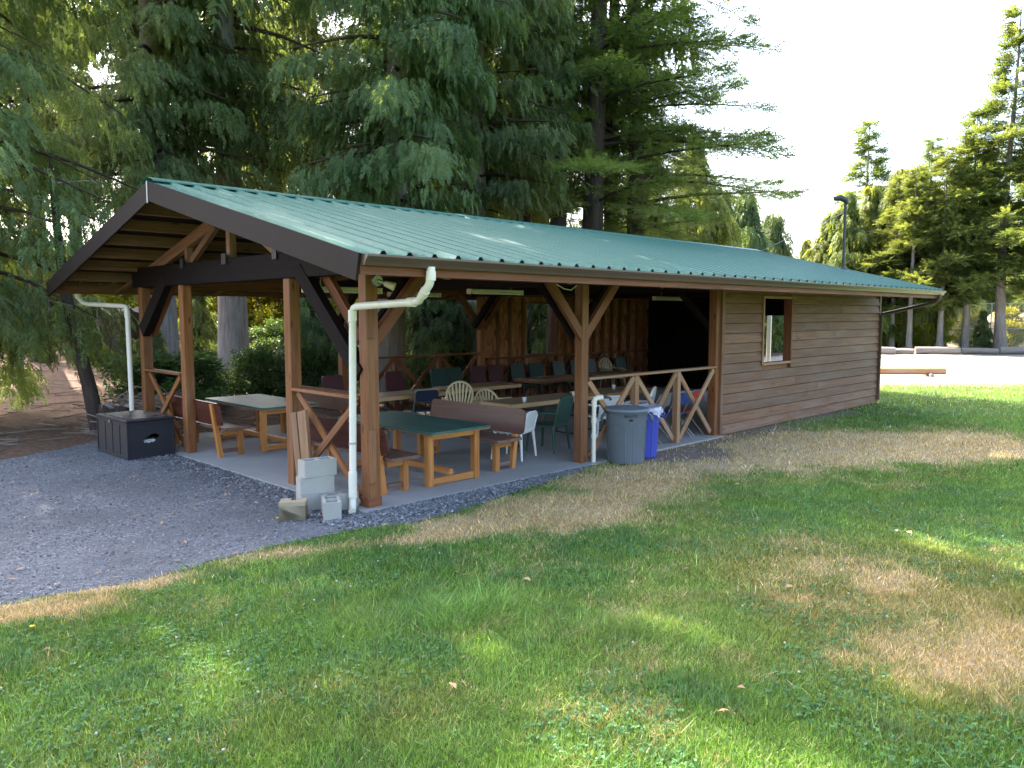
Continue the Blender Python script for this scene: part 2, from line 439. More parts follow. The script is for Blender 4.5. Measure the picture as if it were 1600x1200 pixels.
# ground sheet: fine near the camera, coarse to the horizon
xs = np.unique(np.concatenate([np.linspace(-260, -14, 18), np.linspace(-14, 26, 201), np.linspace(26, 60, 40), np.linspace(60, 330, 20)]))
ys = np.unique(np.concatenate([np.linspace(-260, -14, 18), np.linspace(-14, 12, 131), np.linspace(12, 50, 60), np.linspace(50, 330, 20)]))
X, Y = np.meshgrid(xs, ys, indexing='ij'); Z = hz(X, Y)
m = Mat('ground_soil_and_turf'); o = m.obj()
at_ = m.attr('Col'); sp = m.node('ShaderNodeSeparateColor'); m.link(at_.outputs['Color'], sp.inputs[0])
n1 = m.noise(o, 9, 6, .65); n2 = m.noise(o, 70, 4, .7); n3 = m.noise(o, 1.1, 5, .6)
turf = m.ramp(n2, [(.3, (.045, .075, .018)), (.7, (.11, .18, .04))])
dry = m.ramp(n2, [(.3, (.34, .265, .175)), (.7, (.56, .45, .32))])
soil = m.ramp(n1, [(.3, (.15, .115, .09)), (.7, (.27, .215, .17))])
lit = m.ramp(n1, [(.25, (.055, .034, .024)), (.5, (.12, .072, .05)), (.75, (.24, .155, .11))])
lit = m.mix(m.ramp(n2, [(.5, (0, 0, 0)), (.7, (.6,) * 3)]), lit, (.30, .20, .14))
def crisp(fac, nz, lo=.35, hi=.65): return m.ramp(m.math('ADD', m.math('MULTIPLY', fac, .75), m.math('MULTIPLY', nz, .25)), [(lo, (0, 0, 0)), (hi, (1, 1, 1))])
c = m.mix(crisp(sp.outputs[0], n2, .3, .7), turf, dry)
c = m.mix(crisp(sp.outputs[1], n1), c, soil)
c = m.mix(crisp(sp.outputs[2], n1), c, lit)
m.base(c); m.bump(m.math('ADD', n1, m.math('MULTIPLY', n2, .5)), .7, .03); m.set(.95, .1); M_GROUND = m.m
fx = X.ravel(); fy = Y.ravel()
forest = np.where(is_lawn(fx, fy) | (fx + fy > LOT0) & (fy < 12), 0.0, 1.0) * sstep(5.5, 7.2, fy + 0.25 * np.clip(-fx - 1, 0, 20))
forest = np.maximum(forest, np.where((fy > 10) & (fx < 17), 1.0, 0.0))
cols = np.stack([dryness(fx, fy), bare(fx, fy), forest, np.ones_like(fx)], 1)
nx, ny = len(xs), len(ys)
I = (np.arange(nx - 1)[:, None] * ny + np.arange(ny - 1)[None]).ravel()
faces = np.stack([I, I + ny, I + ny + 1, I + 1], 1)
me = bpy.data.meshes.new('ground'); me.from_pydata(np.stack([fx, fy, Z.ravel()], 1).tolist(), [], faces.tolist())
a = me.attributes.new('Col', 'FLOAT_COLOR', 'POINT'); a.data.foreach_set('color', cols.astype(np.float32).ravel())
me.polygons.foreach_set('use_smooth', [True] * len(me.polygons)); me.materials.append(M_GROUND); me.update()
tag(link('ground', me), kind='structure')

# gravel sheets
def gravel_mat(name, c, blue):
    m = Mat(name); o = m.obj()
    v = m.node('ShaderNodeTexVoronoi'); v.inputs['Scale'].default_value = 55; m.link(o, v.inputs['Vector'])
    sp = m.node('ShaderNodeSeparateColor'); m.link(v.outputs['Color'], sp.inputs[0])
    n = m.noise(o, .9, 6, .65); n2 = m.noise(o, 6, 4, .6)
    k = m.ramp(sp.outputs[0], [(0, tuple(x * .45 for x in c)), (.5, c), (.93, tuple(x * 1.5 for x in c)), (1, tuple(min(.8, x * 2.6) for x in c))])
    k = m.mix(m.ramp(n, [(.35, (0, 0, 0)), (.65, (.75,) * 3)]), k, tuple(x * .62 for x in c)); n4 = m.noise(o, .35, 3, .6, (.5, 2.2, 1)); k = m.mix(m.ramp(n4, [(.5, (0, 0, 0)), (.7, (.5,) * 3)]), k, tuple(min(1, x * 1.35) for x in c)); k = m.mix(m.ramp(n2, [(.5, (0, 0, 0)), (.7, (.35,) * 3)]), k, blue)
    m.base(k); m.bump(v.outputs['Distance'], .9, .02); m.set(.9, .2); return m.m
M_GRAVEL = gravel_mat('blue_grey_gravel', (.165, .17, .185), (.20, .195, .195))
M_LOT = gravel_mat('pale_lot_gravel', (.35, .325, .29), (.42, .385, .33))
def refine(poly, step, amp, seed):
    out = []; r_ = np.random.default_rng(seed)
    for i in range(len(poly)):
        a = np.array(poly[i], float); b = np.array(poly[(i + 1) % len(poly)], float); n = max(1, int(np.linalg.norm(b - a) / step))
        for k in range(n): out.append(tuple(a + (b - a) * k / n + r_.normal(0, amp, 2)))
    return out
dr = refine(DRIVE, .12, .022, 2)
me = bpy.data.meshes.new('gravel_drive'); me.from_pydata([(p[0], p[1], .006) for p in dr], [], [tuple(range(len(dr)))]); me.materials.append(M_GRAVEL)
tag(link('gravel_drive', me), kind='structure')
lot = refine([(LOT0 + 9, -9), (LOT1 + 20, -20), (LOT1 + 2, -2), (LOT1 - 12, 12), (LOT0 + 1, 12), (LOT0 - 7, 9), (LOT0 - 6, 6), (LOT0, 0)], .3, .1, 3)
me = bpy.data.meshes.new('gravel_lot'); me.from_pydata([(p[0], p[1], .008) for p in lot], [], [tuple(range(len(lot)))]); me.materials.append(M_LOT)
tag(link('gravel_lot', me), kind='structure')

# ------------------------------------------------------------------ the shelter
SH = thing('picnic_shelter', 'long brown timber picnic shelter with green metal roof and plank-sided end', 'shelter', (0, 0, 0))
def part(mb, name, mat, parent=None): return mb.build(name, mat, parent or SH)
part(MB().cells([-.14, 7.70, L + .02], [-.14, .02, W + .14], lambda i, j: not (i == 1 and j == 0), -.25, .03), 'concrete_slab', M_SLAB)
SL = .2474; EAVE = 2.80; OV = 1.41; OF = 1.04; XE = 15.35
def roofz(y): return EAVE + (y + OV) * SL if y <= W / 2 else EAVE + (W + OV - y) * SL
RIDGE = roofz(W / 2)
# posts
for (x, y, wx, wy, z1) in [(.07, .05, .165, .15, 2.70), (.07, 1.75, .15, .16, 2.70), (.07, 5.05, .15, .16, 2.70), (.07, 6.75, .16, .16, 2.70),
                       (3.85, .06, .15, .15, 2.68), (7.62, .06, .16, .16, 2.68), (4.05, 6.74, .15, .15, 2.68), (8.0, 6.74, .15, .15, 2.68), (11.6, 6.74, .15, .15, 2.68)]:
    part(MB().box((x, y, (z1 + .02) / 2), (wx, wy, z1 - .02), 0, .008), 'post', M_POST)
# sistered strips on the near corner post
part(MB().box((.03, -.045, .62), (.09, .035, .62), 0, .005), 'cleat', M_POST)
part(MB().box((.03, -.045, 2.18), (.10, .04, .42), 0, .005), 'cleat', M_POST)
part(MB().box((.07, .05, .085), (.185, .17, .11), 0, .004), 'post_base', M_BRACE)
# beams
part(MB().span(-.03, .17, -.22, W + .22, 2.70, 3.03, .006), 'gable_beam', M_DARK)
for y in (.06, 6.74):
    part(MB().span(.18, L + .05, y - .075, y + .075, 2.68, 2.90, .006), 'eave_beam', M_BRACE)
for x in (3.85, 7.7, 11.55):
    part(MB().span(x - .07, x + .07, .15, W - .15, 2.66, 2.92, .006), 'tie_beam', M_DARK)
# knee braces
def brace(a, b, w_=.14, t=.10, mat=M_BRACE): part(MB().beam(a, b, t, w_, ch=.006), 'knee_brace', mat)
brace((.10, .06, 1.88), (.86, .06, 2.74)); brace((.10, .20, 1.88), (.86, .20, 2.74), mat=M_DARK)  # dark inner copy paints the shadowed side of the brace
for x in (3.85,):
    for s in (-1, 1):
        brace((x + s * .02, .03, 1.90), (x + s * .78, .03, 2.72), t=.07); brace((x + s * .02, .17, 1.90), (x + s * .78, .17, 2.72), t=.06, mat=M_DARK)  # dark inner pair: painted shade for the shadowed brace sides
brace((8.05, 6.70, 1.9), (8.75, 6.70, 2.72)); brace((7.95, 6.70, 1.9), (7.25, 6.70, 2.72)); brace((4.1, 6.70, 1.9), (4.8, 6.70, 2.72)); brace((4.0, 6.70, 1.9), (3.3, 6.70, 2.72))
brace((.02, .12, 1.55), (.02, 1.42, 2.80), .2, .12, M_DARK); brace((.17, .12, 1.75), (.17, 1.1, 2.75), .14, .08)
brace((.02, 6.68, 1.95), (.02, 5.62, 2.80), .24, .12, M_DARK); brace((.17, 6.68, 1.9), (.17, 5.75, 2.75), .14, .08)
for y0, y1 in ((1.75, 2.5), (5.05, 4.3)):
    pass
for x in (3.85, 7.7, 11.55):
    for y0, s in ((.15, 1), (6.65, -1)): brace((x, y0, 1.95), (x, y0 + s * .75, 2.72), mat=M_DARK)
# king posts, struts, plates on the gable beam
for y, wd in ((4.85, .09), (3.4, .12), (1.95, .09)):
    part(MB().span(.02, .12, y - wd / 2, y + wd / 2, 3.03, roofz(y) - .33, .004), 'king_post', M_RAFTER)
    part(MB().span(-.055, -.035, y - wd / 2 - .01, y + wd / 2 + .01, 2.95, 3.10), 'steel_plate', M_DSTEEL)
part(MB().beam((.06, 2.98, roofz(2.98) - .36), (.06, 2.1, 3.06), .07, .10), 'strut', M_RAFTER)
part(MB().beam((.06, 3.82, roofz(3.82) - .36), (.06, 4.7, 3.06), .07, .10), 'strut', M_RAFTER)
# rafters, purlins
for x in (.07, 1.95, 3.85, 5.8, 7.7, 9.6, 11.55, 13.4, 15.1):
    for sgn in (0, 1):
        y0, y1, yt = (-.22, W / 2 - .01, -OV + .06) if sgn == 0 else (W + .22, W / 2 + .01, W + OV - .06)
        rf = part(MB().beam((x, y0, roofz(y0) - .285), (x, y1, roofz(y1) - .285), .09, .17), 'rafter', M_RAFTER)
        MB().beam((x, yt, roofz(yt) - .198), (x, y0, roofz(y0) - .225), .07, .05).build('rafter_tail', M_RAFTER, rf)
for sgn in (0, 1):
    for k in range(8):
        y = -OV + .10 + k * .665
        if sgn: y = W - y
        z = roofz(y) - .10
        mb = MB().beam((-OF + .06, y, z), (XE - .05, y, z), .045, .165, up=(0, -SL if sgn == 0 else SL, 1))
        part(mb, 'purlin', M_RAFTER)
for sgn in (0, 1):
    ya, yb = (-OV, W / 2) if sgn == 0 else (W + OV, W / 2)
    part(MB().add([(-OF + .02, ya, roofz(ya) - .008), (XE - .02, ya, roofz(ya) - .008), (XE - .02, yb, RIDGE - .008), (-OF + .02, yb, RIDGE - .008)], [(0, 1, 2, 3)]), 'roof_shade_sheet', M_FASCIA)  # added dark sheet: paints the shadow seen between the purlins, no real felt layer
# ribbed roofing sheets: 0.9 m wide, ribs every 0.3 m
PW = (XE + OF) / 18
def sheet(sgn):
    mb = MB(); pr = []
    for k in range(3):
        x = k * PW / 3
        pr += [(x, 0), (x + PW / 3 - .105, 0), (x + PW / 3 - .080, .036), (x + PW / 3 - .045, .036), (x + PW / 3 - .02, 0)]
    pr.append((PW + .006, 0.0))
    ya, yb = (-OV - .05, W / 2)
    n = len(pr); V = []
    for y in (ya, ya + (yb - ya) * .5, yb):
        for (x, h) in pr:
            yy = y if sgn == 0 else W - y
            V.append((x, yy, roofz(-OV) + (y + OV) * SL + h))
    F = [(j * n + i, j * n + i + 1, (j + 1) * n + i + 1, (j + 1) * n + i) for j in range(2) for i in range(n - 1)]
    mb.add(V, F); return mb.mesh('roof_panel', M_ROOF)
for sgn in (0, 1):
    me = sheet(sgn)
    for k in range(18):
        o = link('roof_panel', me, SH); o.location = (-OF + k * PW, 0, .0015 * (k % 2))
mb = MB()
for s in (-1, 1):
    a = [(x, W / 2 + s * .001, RIDGE + .052) for x in (-OF - .02, XE + .02)]; b = [(x, W / 2 + s * .19, RIDGE + .052 - .19 * SL - .006) for x in (-OF - .02, XE + .02)]
    b2 = [(p[0], p[1] + s * .004, p[2] - .018) for p in b]
    mb.add([a[0], a[1], b[1], b[0]], [(0, 1, 2, 3)]); mb.add([b[0], b[1], b2[1], b2[0]], [(0, 1, 2, 3)])
part(mb, 'ridge_cap', M_ROOF)
# screw heads along the purlins would be a few pixels: kept on the near sheets only
mb = MB()
for k in range(8):
    y = -OV + .10 + k * .665
    for i in range(18): mb.box((-OF + .1 + i * .3, y, roofz(y) + .004), (.018, .018, .008))
o = part(mb, 'roofing_screws', M_STEEL); o['kind'] = 'stuff'
# fascias
for x in (-OF, XE):
    for sgn in (0, 1):
        y0, y1 = (-OV, W / 2) if sgn == 0 else (W + OV, W / 2)
        s = -1 if x < 0 else 1
        mb = MB().beam((x, y0, roofz(y0) - .13), (x, y1, roofz(y1) - .13), .03, .25)
        part(mb, 'rake_fascia', M_FASCIA)
    mb = MB(); xx = x - .022 if x < 0 else x + .022
    mb.beam((xx, W / 2, RIDGE - .285), (xx, W / 2, RIDGE - .0), .03, .012, up=(1, 0, 0)); part(mb, 'fascia_joint_strip', M_STEEL)
for y in (-OV + .02, W + OV - .02):
    part(MB().span(-OF + .02, XE - .02, y - .02, y + .02, 2.605, 2.765), 'eave_fascia', M_BRACE)
# gutters: K-profile swept along the eave
for s, y in ((-1, -OV - .002), (1, W + OV + .002)):
    prof = [(0, .0), (.0, -.10), (.06, -.10), (.075, -.07), (.115, -.02), (.115, .0), (.105, .0), (.10, -.02), (.062, -.085), (.008, -.085), (.008, 0)]
    mb = MB(); V = []
    for x in (-OF + .02, XE - .03): V += [(x, y + s * p[0], 2.785 + p[1]) for p in prof]
    n = len(prof); mb.add(V, [(i, (i + 1) % n, n + (i + 1) % n, n + i) for i in range(n)])
    for x in (-OF + .02, XE - .03):
        mb.add([(x, y + s * p[0], 2.785 + p[1]) for p in prof[:6]], [tuple(range(6))])
    part(mb, 'gutter', M_GUTTER)
# downpipes
def pipe(name, pts, r_, mat, collars=()):
    o = part(MB().tube(pts, r_, 14), name, mat)
    for (a, b) in collars: MB().tube([a, b], r_ * 1.2, 14).build('pipe_collar', mat, o)
    return o
pipe('downpipe', [(-.25, -1.47, 2.70), (-.25, -1.47, 2.60), (-.25, -1.44, 2.53), (-.22, -1.28, 2.42), (-.20, -1.22, 2.38), (-.20, -1.13, 2.365), (-.165, -.08, 2.33), (-.16, -.01, 2.31), (-.16, .02, 2.27), (-.16, .05, 1.2), (-.16, .08, .16), (-.17, .07, .10), (-.22, .0, .045), (-.26, -.05, .035)], .041, M_PVC,
     [((-.25, -1.47, 2.66), (-.25, -1.465, 2.57)), ((-.235, -1.36, 2.475), (-.222, -1.30, 2.43)), ((-.198, -1.14, 2.367), (-.196, -1.04, 2.364)), ((-.16, .02, 2.29), (-.16, .023, 2.17)), ((-.16, .075, .46), (-.16, .08, .16))])
pipe('downpipe', [(-.55, W + OV + .05, 2.70), (-.55, W + OV + .04, 2.55), (-.5, W + OV - .1, 2.44), (-.45, W + OV - .2, 2.42), (-.18, 7.02, 2.38), (-.16, 6.95, 2.36), (-.16, 6.93, 2.28), (-.16, 6.9, .1)], .041, M_PVC,
     [((-.55, W + OV + .05, 2.68), (-.55, W + OV + .04, 2.55)), ((-.16, 6.935, 2.3), (-.16, 6.93, 2.18))])
pipe('downpipe', [(15.05, -1.46, 2.70), (15.05, -1.46, 2.62), (15.06, -1.40, 2.54), (15.10, -1.2, 2.48), (15.27, -.12, 2.24), (15.28, -.08, 2.2), (15.28, -.08, .1)], .04, M_GUTTER)
# conduit clamps around the near pipe
for z in (2.15, .78): part(MB().tube([(-.16, .052 + (1.2 - z) * .02, z), (-.16, .052 + (1.2 - z) * .02, z + .02)], .046, 12), 'pipe_strap', M_STEEL)

# lap siding on the closed end, every board its own piece
wall = part(MB().cells([7.72, 9.22, 10.43, L + .02], [.10, 1.25, 2.58, 2.72], lambda i, j: not (i == 1 and j == 1), -.05, .04, Matrix(((1, 0, 0, 0), (0, 0, 1, .07), (0, 1, 0, 0), (0, 0, 0, 1)))), 'siding_wall', M_STUD)
ROWH = .186
for k in range(14):
    z0 = .03 + k * ROWH; z1 = z0 + ROWH - .014
    segs = [(7.76, L + .04)]
    if z1 > 1.27 and z0 < 2.54: segs = [(7.76, 9.20), (10.45, L + .04)]
    out = []
    for (a, b) in segs:
        if b - a > 4.6:
            c = a + (b - a) * (.35 + .4 * random.random()); out += [(a, c - .002), (c + .002, b)]
        else: out.append((a, b))
    for (a, b) in out:
        mb = MB(); o_ = (random.random() * 30, random.random() * 5, 0)
        w0, w1 = -.060, -.032
        jz = random.uniform(-.003, .003)
        P = [(a, w0, z0 + jz), (b, w0, z0 + jz), (b, w1, min(z1, 2.70)), (a, w1, min(z1, 2.70)), (a, .018, z0 + jz), (b, .018, z0 + jz), (b, .018, min(z1, 2.70)), (a, .018, min(z1, 2.70))]
        mb.add(P, [(0, 1, 2, 3), (5, 4, 7, 6), (1, 0, 4, 5), (3, 2, 6, 7), (0, 3, 7, 4), (2, 1, 5, 6)], [(p[0] + o_[0], p[2] + o_[1], p[1]) for p in P])
        mb.build('plank', M_SIDING, wall)
part(MB().span(7.66, 7.755, -.065, .02, .03, 2.70, .004), 'corner_trim', M_SIDING)
part(MB().span(L + .04, L + .12, -.065, .05, .03, 2.70, .004), 'corner_trim', M_SIDING)
part(MB().span(7.72, L + .04, -.02, .02, -.1, .10), 'sill_board', M_SIDING)
# window in the siding
wf = part(MB().span(9.185, 9.245, -.075, .10, 1.24, 2.60, .004), 'window_frame', M_RAIL)
MB().span(10.40, 10.46, -.075, .10, 1.24, 2.60, .004).build('jamb', M_BRACE, wf)
MB().span(9.247, 10.398, -.08, .10, 1.235, 1.285, .004).build('sill', M_RAIL, wf)
MB().span(9.247, 10.398, -.075, .10, 2.55, 2.60, .004).build('head', M_RAIL, wf)
# end wall with a wide doorway, partly boarded
Mx = Matrix(((0, 0, 1, L - .02), (1, 0, 0, 0), (0, 1, 0, 0), (0, 0, 0, 1)))
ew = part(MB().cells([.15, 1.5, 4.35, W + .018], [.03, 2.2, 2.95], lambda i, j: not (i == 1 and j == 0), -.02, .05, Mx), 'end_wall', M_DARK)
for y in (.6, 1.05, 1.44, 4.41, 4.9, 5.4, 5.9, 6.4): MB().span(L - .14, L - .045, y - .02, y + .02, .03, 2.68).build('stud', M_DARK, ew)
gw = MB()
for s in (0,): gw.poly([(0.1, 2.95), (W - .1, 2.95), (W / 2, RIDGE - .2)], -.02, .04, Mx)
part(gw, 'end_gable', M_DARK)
# back stud wall with OSB sheathing, window opening
x0, x1 = 8.08, L - .05
bw = part(MB().span(x0, x1, 6.70, 6.79, .03, .08), 'bottom_plate', M_STUD)
xx = x0
edges = [8.08, 9.55, 10.78, 12.0, 13.2, 14.4, L + .05]
for i in range(len(edges) - 1):
    a, b = edges[i], edges[i + 1]
    if i == 1:
        MB().span(a + .004, b - .004, 6.82, 6.835, .06, 1.16).build('osb_panel', M_OSB, bw); MB().span(a + .004, b - .004, 6.82, 6.835, 2.54, 2.70).build('osb_panel', M_OSB, bw)
    else: MB().span(a + .004, b - .004, 6.82, 6.835, .06, 2.70).build('osb_panel', M_OSB, bw)
for x in [8.6, 9.03, 9.52, 10.81, 11.2] + [11.6 + .41 * k for k in range(9)]:
    MB().span(x - .02, x + .02, 6.70, 6.815, .085, 2.66).build('stud', M_STUD, bw)
MB().span(9.55, 10.78, 6.69, 6.86, 1.15, 1.19).build('window_sill', M_BRACE, bw); MB().span(9.55, 10.78, 6.69, 6.86, 2.51, 2.55).build('window_head', M_BRACE, bw)
MB().span(9.545, 9.585, 6.69, 6.86, 1.192, 2.508).build('window_jamb', M_RAIL, bw); MB().span(10.745, 10.785, 6.69, 6.86, 1.192, 2.508).build('window_jamb', M_BRACE, bw)

# railings with crossed braces
def railing(a, b, n, name='railing', mat=M_RAIL, top=1.285, inner=True, depth=.12):
    a = Vector((*a, 0)); b = Vector((*b, 0)); d = (b - a).normalized(); nrm = Vector((-d.y, d.x, 0))
    rl = part(MB().beam(a + Vector((0, 0, top)), b + Vector((0, 0, top)), depth, .04, ch=.004), 'top_rail', mat)
    LL = (b - a).length
    for k in range(n):
        p0 = a + d * (LL * k / n + .06); p1 = a + d * (LL * (k + 1) / n - .06)
        MB().beam(p0 + nrm * .022 + Vector((0, 0, top - .04)), p1 + nrm * .022 + Vector((0, 0, .10)), .035, .088, ch=.003).build('cross_brace', mat, rl)
        MB().beam(p0 - nrm * .022 + Vector((0, 0, .10)), p1 - nrm * .022 + Vector((0, 0, top - .04)), .035, .088, ch=.003).build('cross_brace', mat, rl)
        if k: 
            q = a + d * (LL * k / n)
            MB().box((q.x, q.y, (top - .02 + .03) / 2), (.10, .10, top - .055), math.atan2(d.y, d.x), .004).build('rail_post', mat, rl)
    return rl
railing((3.93, .02), (7.55, .02), 3)
railing((.03, .14), (.03, 1.67), 1, mat=M_POST); railing((.03, 5.13), (.03, 6.66), 1, mat=M_POST)
railing((4.13, 6.74), (7.92, 6.74), 3, mat=M_BRACE); railing((8.1, 6.66), (L - .2, 6.66), 6, mat=M_BRACE, top=1.14)
# conduit and switch on the back post
sw = part(MB().box((4.05, 6.65, 1.40), (.07, .03, .12), 0, .004), 'switch_box', M_SWITCH)
MB().tube([(4.05, 6.652, 1.46), (4.05, 6.652, 2.6)], .009, 6).build('conduit', M_STEEL, sw)
# loose end of cable under the eave
part(MB().tube([(3.15, -.06, 2.66), (3.3, -.07, 2.60), (3.45, -.07, 2.585), (3.6, -.06, 2.66)], .008, 6), 'cable', M_PVC)

# hanging fluorescent fixtures
def fixture(x, y, z, ln, label):
    t = thing('fluorescent_light', label, 'light', (x, y, z), 0, 'fluorescent strip lights under the roof')
    MB().box((0, 0, .03), (ln, .12, .05), 0, .01).build('housing', M_FIX, t, True)
    for s in (-.03, .03): MB().tube([(-ln / 2 + .04, s, -.012), (ln / 2 - .04, s, -.012)], .014, 8).build('tube', M_WHITEP, t, True)
    for s in (-1, 1): MB().span(s * ln / 2 - .02, s * ln / 2 + .02, -.05, .05, -.03, .055).build('end_cap', M_FIX, t, True)
    for s in (-1, 1): MB().tube([(s * ln * .3, 0, .055), (s * ln * .3, 0, .30)], .004, 5).build('hanger', M_STEEL, t, True)
    return t
fixture(4.15, 2.2, 2.60, 1.2, 'pale fluorescent strip hanging beyond the white pipe elbow above the tables')
fixture(9.4, 2.2, 2.56, 1.2, 'fluorescent strip hanging in the dark end behind the crossed railing')
fixture(.95, 1.9, 2.56, 1.2, 'fluorescent strip close behind the knee braces of the near corner post')
fixture(4.3, 4.6, 2.60, 1.2, 'fluorescent strip hanging over the back row of tables')
# floodlight on the corner post
fl = thing('floodlight', 'small grey floodlight on the corner post under the gutter', 'floodlight', (.12, -.05, 2.62))
MB().tube([(0, .03, 0), (0, -.03, 0)], .065, 14).build('base_plate', M_STEEL, fl, True)
MB().tube([(0, -.03, 0), (.05, -.09, -.03)], .018, 8).build('arm', M_STEEL, fl, True)
MB().tube([(.05, -.08, -.03), (.11, -.14, -.06), (.13, -.16, -.07)], [.03, .045, .048], 12).build('lamp_head', M_FIX, fl, True)

# ------------------------------------------------------------------ furniture
def rounded(w_, h_, r_, n=5, corners=(1, 1, 1, 1)):
    """outline of a board with rounded corners, origin bottom left; corners bl, br, tr, tl"""
    out = []
    for (cx, cy, a0, c) in ((r_, r_, 180, corners[0]), (w_ - r_, r_, 270, corners[1]), (w_ - r_, h_ - r_, 0, corners[2]), (r_, h_ - r_, 90, corners[3])):
        if c:
            for k in range(n + 1):
                a = R(a0 + 90 * k / n); out.append((cx + r_ * math.cos(a), cy + r_ * math.sin(a)))
        else: out.append((0 if cx == r_ else w_, 0 if cy == r_ else h_))
    return out
def picnic_table(x, y, ln, label, mat=M_GREENTOP, wd=.80):
    """end frame nearest the lawn at (x..x+wd, y); the top runs along +Y"""
    t = thing('picnic_table', label, 'table', (x, y, .03), 0, 'green-topped wooden picnic tables')
    top = MB(); Mt = Matrix.Translation((-.12, -.22, .70))
    top.poly(rounded(wd + .24, ln + .44, .06, 4), 0, .035, Mt); top.g = [(p[1], p[0], p[2]) for p in top.v]
    tp = top.build('table_top', mat, t, True)
    MB().span(-.10, wd + .10, -.20, ln + .20, .685, .698).build('edge_board', M_FURN, tp, True)
    for yy in (0, ln):
        for xx in (0, wd): MB().span(xx - .045, xx + .045, yy - .045, yy + .045, 0, .683, .005).build('leg', M_FURN, t, True)
        MB().span(.046, wd - .046, yy - .03, yy + .03, .01, .10, .005).build('foot_rail', M_FURN, t, True)
        MB().span(.046, wd - .046, yy - .03, yy + .03, .60, .683, .005).build('top_rail', M_FURN, t, True)
    MB().span(wd / 2 - .03, wd / 2 + .03, .032, ln - .032, .10, .17).build('stretcher', M_FURN, t, True)
    return t
def bench(x, y, ln, face, label):
    """settle bench along +Y; face=+1 looks to +X"""
    t = thing('bench', label, 'bench', (x, y, .03), 0, 'wooden benches with backrests')
    f = face
    sb = MB(); o = -.10
    Ms = Matrix(((f, 0, 0, -.03 * f), (0, 1, 0, -.17), (0, 0, 1, .425), (0, 0, 0, 1)))
    sb.poly(rounded(.46, ln + .34, .05, 4, (0, 1, 1, 0)), 0, .042, Ms); sb.g = [(p[1], p[0], p[2]) for p in sb.v]
    sb.build('seat', M_SEAT, t, True)
    bb = MB(); a = R(9) * f
    Mb = Matrix.Translation((-.06 * f, -.17, .50)) @ Matrix.Rotation(-a, 4, 'Y') @ Matrix(((0, 0, 1, 0), (1, 0, 0, 0), (0, 1, 0, 0), (0, 0, 0, 1)))
    bb.poly(rounded(ln + .34, .36, .07, 5), -.016, .016, Mb); bb.g = [(p[1], p[2], p[0]) for p in bb.v]
    bb.build('backrest', M_REDBACK, t, True)
    for yy in (0.02, ln - .02):
        MB().beam((-.02 * f, yy, 0), (-.135 * f, yy, .84), .075, .07, up=(1, 0, 0), ch=.004).build('leg', M_FURN, t, True)
        MB().span(.30 * f - .04, .30 * f + .04, yy - .04, yy + .04, 0, .42, .004).build('leg', M_FURN, t, True)
        MB().span(min(.02 * f, .26 * f), max(.02 * f, .26 * f), yy - .03, yy + .03, .33, .42, .004).build('seat_rail', M_FURN, t, True)
        MB().span(min(.02 * f, .26 * f), max(.02 * f, .26 * f), yy - .022, yy + .022, .06, .12, .004).build('foot_rail', M_SEAT, t, True)
    return t
picnic_table(1.18, .36, 1.75, 'wooden table with dark green top behind the near corner post')
bench(.53, .40, 1.75, 1, 'weathered bench with rounded backrest end just behind the near corner post')
bench(2.78, .45, 1.75, -1, 'long red-brown backed bench between the green table and the white plastic chair')
picnic_table(.92, 4.25, 1.7, 'grey-green topped wooden table beside the open front between the two middle posts', M_GREENTOP)
bench(.24, 4.27, 1.7, 1, 'orange-legged bench with its back to the gravel beside the black storage box')
bench(2.52, 4.3, 1.7, -1, 'dark-backed bench facing the grey-green topped table')

def folding_table(x, y, ln, wd, label, edge, rz=0):
    t = thing('folding_table', label, 'table', (x, y, .03), rz, 'folding tables set in rows')
    MB().box((0, 0, .715), (ln, wd, .03), 0, .006).build('table_top', M_TAN, t, True)
    MB().cells([-ln / 2 - .004, -ln / 2 + .02, ln / 2 - .02, ln / 2 + .004], [-wd / 2 - .004, -wd / 2 + .02, wd / 2 - .02, wd / 2 + .004], lambda i, j: not (i == 1 and j == 1), .655, .72).build('apron', edge, t, True)
    for s in (-1, 1):
        xx = s * (ln / 2 - .22)
        for q in (-1, 1): MB().tube([(xx, q * (wd / 2 - .10), .70), (xx, q * (wd / 2 - .08), .02), ], .013, 8).build('leg', M_DSTEEL, t, True)
        MB().tube([(xx, -wd / 2 + .05, .015), (xx, wd / 2 - .05, .015)], .013, 8).build('foot_bar', M_DSTEEL, t, True)
        MB().tube([(xx, 0, .35), (xx - s * .35, 0, .66)], .008, 6).build('folding_strut', M_DSTEEL, t, True)
        MB().tube([(xx, -wd / 2 + .09, .35), (xx, wd / 2 - .09, .35)], .010, 6).build('cross_bar', M_DSTEEL, t, True)
    return t
folding_table(3.95, 4.45, 1.83, .76, 'tan folding table behind the long red-brown bench, furthest out of its row', M_TANEDGE)
folding_table(5.95, 4.62, 1.83, .76, 'tan folding table behind the two beige fan-back chairs', M_TANEDGE)
folding_table(5.0, 2.0, 2.1, .76, 'tan folding table with pale edge beside the green plastic chair', M_TANEDGE)
folding_table(7.2, 2.0, 1.83, .76, 'folding table with red-brown edge behind the crossed railing', M_FURN)
folding_table(8.6, 4.9, 1.83, .76, 'folding table in front of the back-wall window', M_BRACE)
folding_table(10.7, 4.9, 1.83, .76, 'folding table in front of the bare stud wall', M_BRACE)

